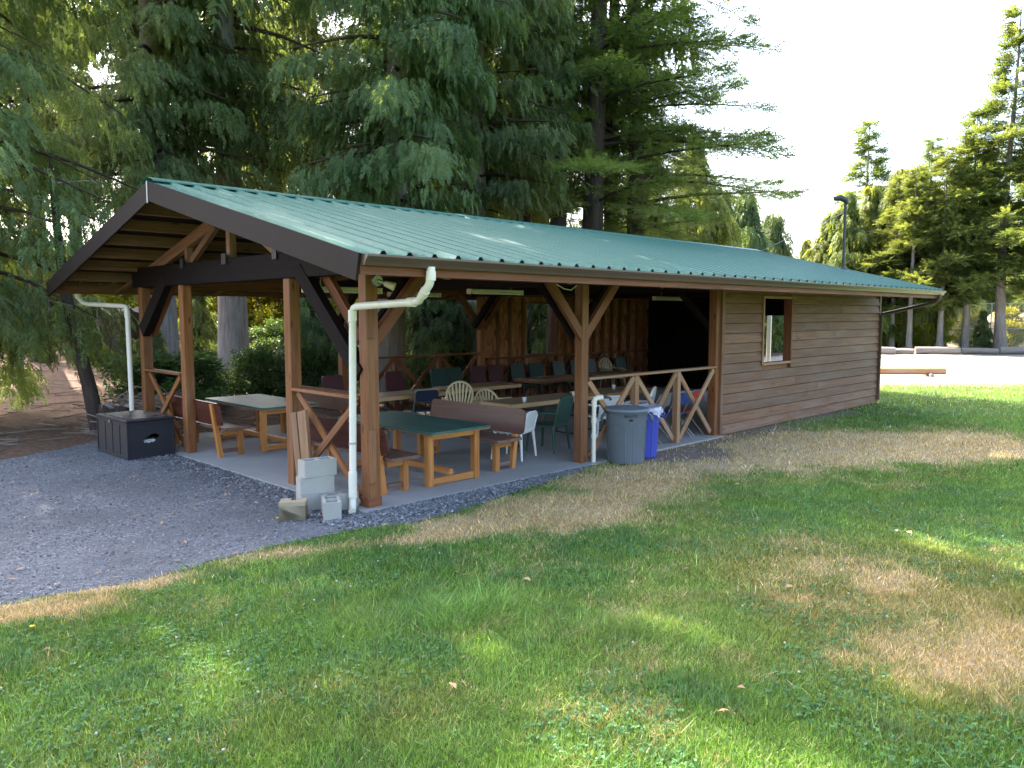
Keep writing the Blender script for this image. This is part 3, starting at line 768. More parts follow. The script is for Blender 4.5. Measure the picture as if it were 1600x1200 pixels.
def chair_legs(t, mat, w_=.23, d0=.21, d1=-.22, h=.42, r_=.022, splay=.04):
    for sx in (-1, 1):
        for yy in (d0, d1):
            sy = 1 if yy > 0 else -1
            MB().tube([(sx * (w_ + splay), yy + sy * splay, 0), (sx * w_, yy, h)], [r_ * .75, r_ * 1.25], 8).build('leg', mat, t, True)
def fan_chair(mat, label, arms=True, top=.95):
    """moulded garden armchair with a fan of slats; the sitter looks to +Y"""
    t = thing('garden_chair', label, 'chair')
    chair_legs(t, mat)
    st = MB(); st.poly(rounded(.50, .48, .08, 4), 0, .025, Matrix.Translation((-.25, -.25, .41))); st.build('seat', mat, t, True)
    pts = []; zc = top - .24
    for k in range(15):
        a = math.pi * k / 14; x = .235 * math.cos(a); z = zc + .24 * math.sin(a); pts.append((x, -.24 - (z - .42) * .26, z))
    low = [(.19, -.25, .43)]
    pts = [(.17, -.25, .43), (.20, -.28, .55)] + pts + [(-.20, -.28, .55), (-.17, -.25, .43)]
    MB().tube(pts, .020, 8).build('back_frame', mat, t, True)
    for k in range(7):
        u = (k - 3) / 3.0; x0 = u * .11; x1 = u * .205; z1 = zc + .235 * math.sqrt(max(0, 1 - (x1 / .235) ** 2))
        MB().beam((x0, -.25, .43), (x1, -.24 - (z1 - .42) * .26, z1), .034, .010, up=(0, 1, .2)).build('back_slat', mat, t, True)
    if arms:
        for s in (-1, 1):
            MB().tube([(s * .23, -.31, .68), (s * .29, -.20, .665), (s * .30, .08, .655), (s * .295, .20, .62), (s * .275, .235, .42)], [.018, .024, .028, .026, .02], 8).build('armrest', mat, t, True)
            for q in range(3): MB().beam((s * .285, -.05 + q * .07, .44), (s * .298, -.03 + q * .07, .65), .008, .03, up=(0, 1, 0)).build('arm_slat', mat, t, True)
    return t
def put(t, x, y, rz, z=.03): t.location = (x, y, z); t.rotation_euler = (0, 0, R(rz)); return t
put(fan_chair(M_BEIGE, 'beige fan-back plastic armchair just behind the long red-brown bench back', top=1.0), 4.42, 3.48, -38)
put(fan_chair(M_BEIGE, 'beige plastic armchair half hidden beside the other, its arm showing', top=.84), 4.98, 3.12, -70)
put(fan_chair(M_WHITEP, 'white fan-back chair behind the crossed railing, above the bins'), 6.05, .72, 25)
put(fan_chair(M_BEIGE, 'pale fan-back chair standing far back against the stud wall'), 12.6, 6.2, 170)
def panel_chair(mat, label, top=.90, solid=True):
    t = thing('garden_chair', label, 'chair'); chair_legs(t, mat)
    st = MB(); st.poly(rounded(.48, .48, .09, 4), 0, .03, Matrix.Translation((-.24, -.25, .405))); st.build('seat', mat, t, True)
    Mb = Matrix.Translation((-.22, -.235, .43)) @ Matrix.Rotation(R(14), 4, 'X') @ Matrix(((1, 0, 0, 0), (0, 0, 1, 0), (0, 1, 0, 0), (0, 0, 0, 1)))
    h = top - .42
    outer = rounded(.44, h, .12, 6, (0, 0, 1, 1)); n = len(outer)
    fr = MB(); pts = [tuple(Mb @ Vector((p[0], p[1], 0))) for p in outer]; fr.tube(pts + [pts[0]], .021, 8, False); fr.build('back_frame', mat, t, True)
    inner = [(.22 + (p[0] - .22) * .95, h / 2 + (p[1] - h / 2) * .95) for p in outer]
    MB().poly(inner, -.007, .007, Mb).build('back_panel', mat, t, True)
    for s in (-1, 1): MB().tube([(s * .225, -.30, .64), (s * .275, -.15, .64), (s * .28, .14, .625), (s * .26, .22, .42)], .02, 8).build('armrest', mat, t, True)
    return t
put(panel_chair(M_GREENP, 'dark green plastic chair between the white chair and the timber post'), 4.28, 1.12, 14)
put(panel_chair(M_WHITEP, 'white plastic chair pushed in behind the end of the red-brown bench', top=.72), 3.42, 1.05, 20)
put(panel_chair(M_WHITEP, 'cream plastic chair at the table end beyond the timber post with the tap', top=.80), 5.75, 1.15, -20)

def stack_chair(mat):
    t = thing('stacking_chair', 'x', 'chair')
    st = MB(); st.poly(rounded(.46, .45, .06, 4), 0, .06, Matrix.Translation((-.23, -.22, .42))); st.build('seat', mat, t, True)
    Mb = Matrix.Translation((-.23, -.21, .54)) @ Matrix.Rotation(R(10), 4, 'X') @ Matrix(((1, 0, 0, 0), (0, 0, 1, 0), (0, 1, 0, 0), (0, 0, 0, 1)))
    MB().poly(rounded(.46, .43, .05, 4), -.02, .025, Mb).build('backrest', mat, t, True)
    for s in (-1, 1):
        MB().tube([(s * .22, .22, 0), (s * .215, .20, .41)], .012, 6).build('leg', M_DSTEEL, t, True)
        MB().tube([(s * .22, -.26, 0), (s * .215, -.20, .42), (s * .215, -.245, .60), (s * .215, -.27, .80)], .012, 6).build('leg', M_DSTEEL, t, True)
    return t
protos = {}
for kind, mat in (('green', M_GREENV), ('maroon', M_MAROON)): protos[kind] = stack_chair(mat)
used = set()
LBL = {'green': 'dark green padded chair in the row along the back wall', 'maroon': 'maroon padded chair in the row along the back wall'}
for i, (x, kind) in enumerate([(3.55, 'maroon'), (5.15, 'maroon'), (6.35, 'green'), (6.92, 'green'), (7.65, 'maroon'), (8.25, 'maroon'), (8.95, 'green'), (9.6, 'green'), (10.5, 'green'), (11.2, 'green'), (11.8, 'green'), (13.3, 'green')]):
    p = protos[kind]
    y = 6.18 + random.uniform(-.05, .05); rz = R(180 + random.uniform(-6, 6)); loc = (x, y, .03)
    if kind not in used:
        used.add(kind); p.location = loc; p.rotation_euler = (0, 0, rz); q = p
    else: q = dup(p, loc, rz)
    q['label'] = LBL[kind]; q['group'] = kind + ' padded chairs along the back wall'
def fold_chair(mat, label):
    t = thing('folding_chair', label, 'chair')
    MB().poly(rounded(.40, .38, .05, 4), 0, .02, Matrix.Translation((-.20, -.17, .43))).build('seat', mat, t, True)
    Mb = Matrix.Translation((-.22, -.245, .62)) @ Matrix.Rotation(R(12), 4, 'X') @ Matrix(((1, 0, 0, 0), (0, 0, 1, 0), (0, 1, 0, 0), (0, 0, 0, 1)))
    MB().poly(rounded(.44, .21, .06, 5), -.008, .008, Mb).build('backrest', mat, t, True)
    for s in (-1, 1):
        MB().tube([(s * .22, .26, 0), (s * .215, -.10, .46), (s * .21, -.29, .84)], .011, 6).build('leg', M_STEEL, t, True)
        MB().tube([(s * .19, -.30, 0), (s * .19, .10, .43)], .011, 6).build('leg', M_STEEL, t, True)
    MB().tube([(-.21, -.29, .84), (.21, -.29, .84)], .011, 6).build('top_bar', M_STEEL, t, True)
    return t
p = G(660, 611, .82); put(fold_chair(M_NAVY, 'navy folding chair at the tan table left of the beige fan-back chair'), p[0], p[1], -20)
put(fold_chair(M_STEEL, 'grey metal folding chair behind the middle of the crossed railing'), 6.25, .48, 8)
put(fold_chair(M_BLUEFOLD, 'blue metal folding chair behind the crossed railing next to the red one'), 6.88, .46, -5)
put(fold_chair(M_REDP, 'red-backed folding chair in the railing corner by the plank wall'), 7.35, .50, 6)
# small things left on the furniture
def cup(x, y, z, label):
    t = thing('paper_cup', label, 'cup', (x, y, z))
    MB().lathe((0, 0, 0), [(0.001, .002), (.026, .002), (.036, .085), (.033, .085), (.024, .01), (.001, .01)], 14).build('cup_wall', M_WHITEP, t, True)
cup(4.35, 1.72, .76, 'small white cup on the tan table beside the green plastic chair')
cup(5.7, 1.78, .76, 'small white cup on the tan table beside the timber post with the tap')
cup(7.3, 2.1, .76, 'white cup on the red-brown edged table behind the crossed railing')

# ------------------------------------------------------------------ black storage box with a broken side
bx = thing('storage_box', 'black plastic storage box with a jagged hole in its end, beside the gravel', 'box', (-.86, 5.12, .01), R(1.5))
Lx, Ly, Hh = .70, 1.24, .56
mb = MB(); t_ = .018
mb.span(0, t_, 0, Ly, 0, Hh); mb.span(Lx - t_, Lx, 0, Ly, 0, Hh); mb.span(t_, Lx - t_, Ly - t_, Ly, 0, Hh); mb.span(t_, Lx - t_, t_, Ly - t_, 0, .02)
mb.build('box_body', M_BLACKPL, bx, True)
hole = [(.25, .235), (.285, .25), (.30, .235), (.33, .23), (.36, .245), (.39, .235), (.425, .265), (.44, .31), (.47, .315), (.485, .345), (.455, .35), (.43, .375), (.40, .365), (.375, .375), (.34, .36), (.32, .335), (.285, .33), (.265, .30), (.235, .285)]
outer = [(t_, 0), (.19, 0), (.36, 0), (.53, 0), (Lx - t_, 0), (Lx - t_, .19), (Lx - t_, .37), (Lx - t_, Hh), (.53, Hh), (.36, Hh), (.19, Hh), (t_, Hh), (t_, .37), (t_, .19)]
def ringfaces(mb, outer, hole, y0, y1):
    import mathutils
    tri = mathutils.geometry.tessellate_polygon([[Vector((p[0], p[1], 0)) for p in outer], [Vector((p[0], p[1], 0)) for p in hole]])
    allp = outer + hole; n = len(outer); h = len(hole)
    V = [(p[0], y0, p[1]) for p in allp] + [(p[0], y1, p[1]) for p in allp]; k = len(allp)
    F = [tuple(t) for t in tri] + [tuple(i + k for i in t) for t in tri] + [(n + i, n + (i + 1) % h, k + n + (i + 1) % h, k + n + i) for i in range(h)]
    mb.add(V, F)
mb = MB(); ringfaces(mb, outer, hole, 0, t_); mb.build('end_panel', M_BLACKPL, bx, True)
lid = MB(); lid.span(-.025, Lx + .025, -.025, Ly + .025, Hh + .012, Hh + .052, .014); lid.span(-.012, Lx + .012, -.012, Ly + .012, Hh - .028, Hh + .010, .006); lid.span(.05, Lx - .05, .05, Ly - .05, Hh + .050, Hh + .060, .004)
lid.build('lid', M_BLACKPL, bx, True)
for (x, y) in ((0, 0), (Lx, 0), (0, Ly)): MB().span(x - .014, x + .014, y - .014, y + .014, 0, Hh - .03, .005).build('corner_moulding', M_BLACKPL, bx, True)
for y in (.32, .62, .92): MB().span(-.009, .001, y - .02, y + .02, .03, Hh - .04, .003).build('side_rib', M_BLACKPL, bx, True)
MB().span(-.012, .001, .02, Ly - .02, .0, .05, .003).build('base_moulding', M_BLACKPL, bx, True)
MB().tube([(-.035, Ly * .52, Hh - .01), (-.02, Ly * .52, Hh - .01)], .026, 10).build('latch', M_STEEL, bx, True)
mb = MB(); mb.box((.36, .10, .235), (.36, .12, .05), .2, .01); mb.box((.33, .2, .26), (.30, .2, .03), -.3, .01)
mb.box((.36, .14, .12), (.5, .2, .19), 0, .02); mb.build('stored_papers', M_WHITEP, bx, True)

# ------------------------------------------------------------------ concrete blocks and offcuts
def block_mesh(tan=False):
    mb = MB()
    if tan:
        mb.cells([-.14, -.03, .03, .14], [-.10, .0, .10], lambda i, j: not (i == 1 and j == 1), 0, .20)
        mb.cells([-.14, .14], [-.10, .10], lambda i, j: True, -.001, .16)
        return mb.mesh('block', M_TANBLOCK)
    mb.cells([-.195, -.163, -.016, .016, .163, .195], [-.095, -.063, .063, .095], lambda i, j: not (j == 1 and i in (1, 3)), 0, .19)
    return mb.mesh('block', M_BLOCK)
bm_, bt_ = block_mesh(), block_mesh(True)
def block(x, y, z, rz, label, me=bm_, tilt=(0, 0)):
    o = link('concrete_block', me); o.location = (x, y, z); o.rotation_euler = (R(tilt[0]), R(tilt[1]), R(rz))
    tag(o, label, 'concrete block', 'concrete blocks stacked by the railing post'); return o
bc = G(505, 800)[:2]; bc = (bc[0] + .075, bc[1] + .125)
block(bc[0] - .06, bc[1] + .06, .012, -11, 'grey concrete block at the bottom of the stack')
block(bc[0] - .062, bc[1] + .055, .204, -15, 'concrete block in the middle of the stack with a core showing at its end')
block(bc[0] - .035, bc[1] + .045, .396, -7, 'pale concrete block on top of the stack with open cores upwards')
block(bc[0] + .12, bc[1] - .16, .012, -9, 'concrete block lying cores up in front of the stack')
p = G(528, 812); block(p[0] + .02, p[1] + .16, .012, 62, 'concrete block turned end-on beside the downpipe foot')
p = G(461, 815); block(p[0] + .04, p[1] + .10, .012, -38, 'single tan block with a notched top, apart from the stack', bt_)
def board(a, b, w_, t, label):
    o = MB().beam(a, b, w_, t, up=(1, .3, 0), ch=.004).build('timber_offcut', M_RAIL); tag(o, label, 'board', 'offcuts leaning behind the blocks')
board((-.11, 1.30, .04), (-.065, 1.52, 1.00), .10, .045, 'short timber offcut leaning closest to the railing post')
board((-.16, 1.02, .04), (-.07, 1.30, 1.04), .14, .055, 'wider pale timber offcut leaning behind the block stack')

# ------------------------------------------------------------------ bins and standpipe
def bin_(x, y, mat, label, h, r0, r1, rz, lidded):
    t = thing('waste_bin', label, 'bin', (x, y, .01), R(rz))
    prof = [(.001, .0), (r0 * .97, 0), (r0, .015), (r0 + (r1 - r0) * .80, h * .80), (r0 + (r1 - r0) * .82 + .012, h * .815), (r1, h * .97), (r1 + .016, h * .975), (r1 + .016, h), (r1 - .012, h), (r1 - .02, h * .9), (r0 - .02, .03), (.001, .03)]
    body = MB().lathe((0, 0, 0), prof, 40).build('bin_body', mat, t, True)
    # raised panel outlines
    for a0 in range(0, 360, 90):
        pts = []
        for k in range(9):
            a = R(a0 + 12 + 66 * k / 8); rr = r0 + (r1 - r0) * .72 + .003; pts.append((rr * math.cos(a), rr * math.sin(a), h * (.70 + .03 * math.sin(math.pi * k / 8))))
        e0 = [(( r0 + .004) * math.cos(R(a0 + 12)), (r0 + .004) * math.sin(R(a0 + 12)), .03)]; e1 = [((r0 + .004) * math.cos(R(a0 + 78)), (r0 + .004) * math.sin(R(a0 + 78)), .03)]
        MB().tube(e0 + pts + e1, .006, 6).build('moulded_rib', mat, t, True)
    for s in (0, 180):
        a = R(s); c = Vector((math.cos(a), math.sin(a), 0)); n = Vector((-c.y, c.x, 0)); rr = r1 + .015
        P = [c * rr + n * .09 + Vector((0, 0, h * .93)), c * (rr + .055) + n * .075 + Vector((0, 0, h * .86)), c * (rr + .06) + n * .06 + Vector((0, 0, h * .78)), c * (rr + .06) - n * .06 + Vector((0, 0, h * .78)), c * (rr + .055) - n * .075 + Vector((0, 0, h * .86)), c * rr - n * .09 + Vector((0, 0, h * .93))]
        MB().tube(P, .014, 8).build('handle', mat, t, True)
    if lidded:
        lp = [(r1 + .03, h - .012), (r1 + .034, h + .012), (r1 + .022, h + .026), (r1 - .02, h + .030), (r1 - .05, h + .020), (r1 * .5, h + .032), (.001, h + .036)]
        MB().lathe((0, 0, 0), lp, 40).build('lid', mat, t, True)
    return t
bn = bin_(4.46, -.33, M_GREYBIN, 'grey round waste bin with lid standing beside the timber post', .80, .265, .305, -45, True)
# maker's lettering on the bin, and the small plate below it
cu = bpy.data.curves.new('lettering', 'FONT'); cu.body = 'BRUTE'; cu.size = .062; cu.align_x = 'CENTER'; cu.extrude = .0; cu.space_character = 1.15
tmp = bpy.data.objects.new('lettering', cu); col.objects.link(tmp)
dg = bpy.context.evaluated_depsgraph_get(); tm = bpy.data.meshes.new_from_object(tmp.evaluated_get(dg))
col.objects.unlink(tmp); bpy.data.objects.remove(tmp)
face_a = math.atan2(-.70, -.62)            # towards the lawn
rr = .268 + (.305 - .265) * .88 + .018
for v in tm.vertices:
    a = face_a - R(-45) + (v.co.x + .0) / rr; zz = .80 * .885 + v.co.y
    k = .265 + .040 * (zz / .80) + .0165
    v.co = (k * math.cos(a), k * math.sin(a), zz)
tm.materials.clear(); tm.materials.append(M_PRINT); link('lettering', tm, bn)
mb = MB(); V = []
for (dx, dz) in ((-.03, .655), (.03, .655), (.03, .685), (-.03, .685)):
    a = face_a - R(-45) + dx / rr; k = .265 + .040 * (dz / .80) + .017; V.append((k * math.cos(a), k * math.sin(a), dz))
mb.add(V, [(0, 1, 2, 3)]); mb.build('label_plate', M_PRINT, bn, True)
b2 = bin_(5.02, -.22, M_BLUEBIN, 'blue round bin with a clear bag folded over its rim', .78, .225, .275, -30, False)
m = Mat('clear_bag'); m.base((.62, .60, .72)); m.set(.22, .6); m.b.inputs['Transmission Weight'].default_value = .25; m.b.inputs['Alpha'].default_value = .85
m.bump(m.noise(m.obj(), 22, 4, .7), .9, .02); M_BAG = m.m
V = []; F = []; n = 60
for j, (rb, z) in enumerate([(.235, .70), (.262, .785), (.288, .80), (.302, .775), (.300, .735), (.302, .695)]):
    for k in range(n):
        a = 2 * math.pi * k / n
        rr_ = rb + (.010 * math.sin(a * 9 + j) + .007 * math.sin(a * 17 + 2 * j)) * (1 if j != 1 else .3) + (.006 if j > 2 else 0)
        zz = z + (.03 * math.sin(a * 3 + 1) + .02 * math.sin(a * 7) + .015 * math.sin(a * 19) if j == 5 else (.012 * math.sin(a * 5) if j in (2, 3) else 0))
        V.append((rr_ * math.cos(a), rr_ * math.sin(a), zz))
for j in range(5):
    for k in range(n): F.append((j * n + k, j * n + (k + 1) % n, (j + 1) * n + (k + 1) % n, (j + 1) * n + k))
mb = MB(); mb.add(V, F, smooth=True); mb.build('bin_bag', M_BAG, b2, True)

sp_ = thing('standpipe', 'white standpipe with a tap, fixed to the timber post by the bins', 'standpipe', (3.99, -.075, .0))
MB().tube([(0, 0, 0), (0, 0, .90)], .033, 14).build('pipe', M_PVC, sp_, True)
for z0, z1 in ((.86, .96), (.62, .70), (.40, .46)): MB().tube([(0, 0, z0), (0, 0, z1)], .042, 14).build('pipe_coupling', M_PVC, sp_, True)
MB().tube([(0, 0, .94), (.01, -.01, .985), (.05, -.03, 1.0), (.12, -.06, 1.0)], [.042, .042, .04, .04], 12).build('elbow', M_PVC, sp_, True)
tp = MB().tube([(.12, -.06, 1.0), (.20, -.10, 1.0), (.235, -.12, .99), (.245, -.125, .955)], [.02, .018, .018, .022], 10).build('tap', M_DSTEEL, sp_, True)
MB().tube([(.17, -.085, 1.0), (.17, -.085, 1.045)], .008, 6).build('tap_stem', M_DSTEEL, tp, True); MB().tube([(.145, -.072, 1.05), (.195, -.098, 1.05)], .010, 6).build('tap_handle', M_DSTEEL, tp, True)
MB().tube([(.03, -.02, .66), (.09, -.05, .66)], .014, 8).build('side_valve', M_STEEL, sp_, True)

# ------------------------------------------------------------------ mast on the roof, logs, post, fence
my = .73
ms = thing('roof_mast', 'thin grey mast with a hooded head standing on the far end of the roof', 'mast', (14.85, my, roofz(my)))
MB().tube([(0, 0, -.01), (.0, 0, 1.66)], .034, 12).build('pole', M_DSTEEL, ms, True)
MB().lathe((0, 0, 0), [(.16, -.02), (.12, .02), (.05, .10)], 14).build('flashing', M_DSTEEL, ms, True)
MB().tube([(.03, -.03, 1.64), (.0, 0, 1.74), (-.10, .10, 1.80), (-.2, .2, 1.77)], [.05, .07, .08, .055], 12).build('hood', M_DSTEEL, ms, True)
gy = MB().tube([(14.85, my, roofz(my) + 1.45), (14.6, 2.9, roofz(2.9) + .03)], .011, 5).build('guy_wire', M_STEEL, ms)

a = G(1476, 588); b = np.array([-1, 1, 0]) / math.sqrt(2)
dl = np.array([a[0], a[1]]); e = dl + np.array([-1, 1]) / math.sqrt(2) * 4.4
o = MB().tube([(dl[0], dl[1], .19), ((dl[0] + e[0]) / 2, (dl[1] + e[1]) / 2, .19), (e[0], e[1], .18)], [.125, .12, .13], 18).build('barrier_log', M_LOG)
tag(o, 'peeled orange log lying at the edge of the sunny lawn beyond the shelter', 'log')
for i, k in enumerate((.6, 3.8)):
    q = dl + np.array([-1, 1]) / math.sqrt(2) * k
    o = MB().tube([(q[0] - .28, q[1] - .22, .05), (q[0] + .28, q[1] + .22, .05)], .065, 10).build('log_bunk', M_GREYLOG)
    tag(o, 'short round chock under the visible end of the peeled log' if i == 0 else 'short round chock under the far end of the peeled log', 'log')
LG = [(1300, 1398, .22), (1400, 1428, .17), (1430, 1500, .21), (1503, 1560, .18), (1562, 1640, .21)]
for (p0, p1, r_) in LG:
    d0, d1 = 43.6, 43.0
    A = PD(p0, d0); B = PD(p1, d1)
    o = MB().tube([(A[0], A[1], r_), ((A[0] + B[0]) / 2, (A[1] + B[1]) / 2, r_ + .02), (B[0], B[1], r_)], [r_, r_ * .96, r_ * .9], 12).build('edging_log', M_GREYLOG)
    tag(o, 'weathered grey log edging the gravel lot below the trees', 'log', 'logs edging the gravel lot')
pp = PD(1201, 26); ps = thing('marker_post', 'pale square post outdoors seen through the plank-wall window', 'post', (pp[0], pp[1], 0))
MB().box((0, 0, 1.1), (.13, .13, 2.2), .3, .01).build('shaft', M_FIX, ps, True); MB().box((.0, 0, 2.22), (.16, .16, .05), .3, .01).build('cap', M_PVC, ps, True)
pp = PD(1197, 25.4); rp = thing('rope_coil', 'orange rope coil lying by the pale post seen through the window', 'rope', (pp[0], pp[1], .01))
for k in range(4):
    MB().tube([(.20 * math.cos(R(a)), .20 * math.sin(R(a)), .03 + k * .045) for a in range(0, 361, 30)], .024, 6, False).build('rope_loop', M_ORANGE, rp, True)

# chain-link fence beyond the lot
A = np.array(PD(1478, 50)); B = np.array(PD(1668, 48)); fl_ = np.linalg.norm(B - A); fd = (B - A) / fl_
fn = thing('chain_link_fence', 'chain-link fence with grey rails beyond the gravel lot behind the trees', 'fence', (A[0], A[1], 0), math.atan2(fd[1], fd[0]))
FH = 2.9
for k in range(int(fl_ / 2.45) + 1): MB().tube([(k * 2.45, 0, 0), (k * 2.45, 0, FH)], .035, 8).build('fence_post', M_STEEL, fn, True)
for z in (FH - .02, 1.32): MB().tube([(0, 0, z), (fl_, 0, z)], .028, 8).build('rail', M_STEEL, fn, True)
mb = MB(); stp = .11
for s in (-1, 1):
    x = -FH
    while x < fl_ + FH:
        x0, z0, x1, z1 = x, .03, x + FH, FH - .03
        if s < 0: x0, x1 = x1, x0
        def clipx(xa, za, xb, zb):
            t0, t1 = 0.0, 1.0; dx = xb - xa
            for lim, sg in ((0, 1), (fl_, -1)):
                if dx * sg > 0: t0 = max(t0, (lim - xa) / dx)
                else: t1 = min(t1, (lim - xa) / dx)
            return t0, t1
        t0, t1 = clipx(x0, z0, x1, z1)
        if t1 > t0: mb.beam((x0 + (x1 - x0) * t0, s * .004, z0 + (z1 - z0) * t0), (x0 + (x1 - x0) * t1, s * .004, z0 + (z1 - z0) * t1), .006, .006)
        x += stp
o = mb.build('wire_mesh', M_STEEL, fn, True); o['kind'] = 'stuff'

# ------------------------------------------------------------------ vegetation materials
def leaf_mat(name, dark, light, trans, tcol, rough=.55):
    m = Mat(name); t = m.attr('tint').outputs['Fac']
    c = m.ramp(t, [(0, dark), (1, light)])
    hv = m.node('ShaderNodeHueSaturation'); m.link(c, hv.inputs['Color'])
    m.link(m.math('ADD', m.math('MULTIPLY', m.rnd(), .03), .485), hv.inputs['Hue'])
    m.base(hv.outputs[0]); m.set(rough, .25)
    tr = m.node('ShaderNodeBsdfTranslucent'); mx = m.node('ShaderNodeMixShader'); mx.inputs[0].default_value = trans
    m.link(m.mix(1.0, hv.outputs[0], tcol, 'MULTIPLY'), tr.inputs[0])
    m.link(m.b.outputs[0], mx.inputs[1]); m.link(tr.outputs[0], mx.inputs[2]); m.link(mx.outputs[0], m.out.inputs[0])
    return m.m
M_CEDAR = leaf_mat('cedar_foliage', (.066, .104, .044), (.195, .255, .105), .45, (1.9, 1.75, .8))
M_FIR = leaf_mat('fir_foliage', (.070, .104, .038), (.185, .235, .078), .45, (2.0, 1.8, .7))
M_PALE = leaf_mat('backlit_haze_foliage', (.11, .15, .045), (.24, .28, .09), .5, (1.9, 1.7, .6))  # leaf colour lightened to stand in for backlight and haze
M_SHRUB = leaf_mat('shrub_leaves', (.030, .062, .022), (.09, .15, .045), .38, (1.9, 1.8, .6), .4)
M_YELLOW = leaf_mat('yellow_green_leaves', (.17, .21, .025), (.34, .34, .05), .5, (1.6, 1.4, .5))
def bark(name, c0, c1, c2):
    m = Mat(name); g = m.attr('grain').outputs['Vector']
    n = m.noise(g, 1, 6, .7, (1.6, 16, 16)); n2 = m.noise(g, 1, 3, .5, (.9, 5, 5))
    f = m.math('ADD', m.math('MULTIPLY', n, .7), m.math('MULTIPLY', n2, .3))
    m.base(m.ramp(f, [(.3, c0), (.5, c1), (.7, c2)])); m.bump(f, 1.0, .06); m.set(.9, .15); return m.m
M_BARK = bark('brown_bark', (.028, .020, .018), (.065, .047, .040), (.12, .092, .08))
M_GREYBARK = bark('grey_cedar_bark', (.13, .105, .095), (.27, .235, .215), (.40, .36, .34))
M_LIMB = bark('dark_limb_bark', (.03, .021, .017), (.065, .045, .035), (.11, .08, .062))
M_TWIG = wood('dead_twigs', (.32, .25, .20), (.2, .14, .11), (.45, .38, .32), .8, .4)

# ------------------------------------------------------------------ sprays of foliage, vectorised
def spray_proto(kind, r_):
    T = []
    def leaf(b, d, ln, w_, up=(0, 0, 1)):
        d = np.array(d, float); d /= np.linalg.norm(d); s_ = np.cross(d, up); s_ /= max(1e-6, np.linalg.norm(s_)); b = np.array(b, float)
        T.append([b - s_ * w_ * .5 + d * ln * .15, b + s_ * w_ * .5 + d * ln * .15, b + d * ln])
    if kind == 'cedar':
        for k in range(7):
            s = .06 + .13 * k; z = -.20 * s * s
            for sg in (-1, 1):
                a = R(38 + r_.uniform(-10, 10)); ln = (.40 - .24 * s) * r_.uniform(.8, 1.2)
                leaf((s, 0, z), (math.cos(a), sg * math.sin(a), -.25 + r_.normal(0, .15)), ln, .105, (0, r_.normal(0, .5), 1))
        leaf((.8, 0, -.14), (1, 0, -.5), .34, .09)
    elif kind == 'fir':
        for k in range(6):
            s = .05 + .16 * k
            for sg in (-1, 1):
                a = R(48 + r_.uniform(-12, 12)); ln = (.32 - .16 * s) * r_.uniform(.8, 1.2)
                leaf((s, 0, .02), (math.cos(a), sg * math.sin(a), .10 + r_.normal(0, .15)), ln, .09, (0, r_.normal(0, .6), 1))
        leaf((.8, 0, .02), (1, 0, .1), .3, .08)
    else:
        for k in range(7):
            d = r_.normal(0, 1, 3); d[0] = abs(d[0]) + .2; p = np.array([r_.uniform(0, .8), r_.normal(0, .22), r_.normal(0, .18)])
            u = r_.normal(0, 1, 3); leaf(p, d, r_.uniform(.26, .42), .22, u)
    return np.array(T)
_r0 = np.random.default_rng(3)
PROTO = {k: [spray_proto(k, _r0) for _ in range(5)] for k in ('cedar', 'fir', 'broad')}
def place_sprays(kind, O, A, N, S, tint, r_):
    """origins, axes, normals, sizes -> triangle vertices and tint"""
    A = A / np.linalg.norm(A, axis=1, keepdims=True); B = np.cross(N, A); B /= np.linalg.norm(B, axis=1, keepdims=True) + 1e-9; N = np.cross(A, B)
    which = r_.integers(0, 5, len(O)); V = []; TT = []
    for k in range(5):
        i = np.where(which == k)[0]
        if len(i) == 0: continue
        P = PROTO[kind][k].reshape(-1, 3)
        v = O[i][:, None] + S[i][:, None, None] * (P[None, :, 0:1] * A[i][:, None] + P[None, :, 1:2] * B[i][:, None] + P[None, :, 2:3] * N[i][:, None])
        V.append(v.reshape(-1, 3)); t = np.repeat(tint[i], P.shape[0] // 3) + r_.normal(0, .10, len(i) * (P.shape[0] // 3)); TT.append(np.repeat(t, 3))
    return np.concatenate(V), np.clip(np.concatenate(TT), 0, 1)
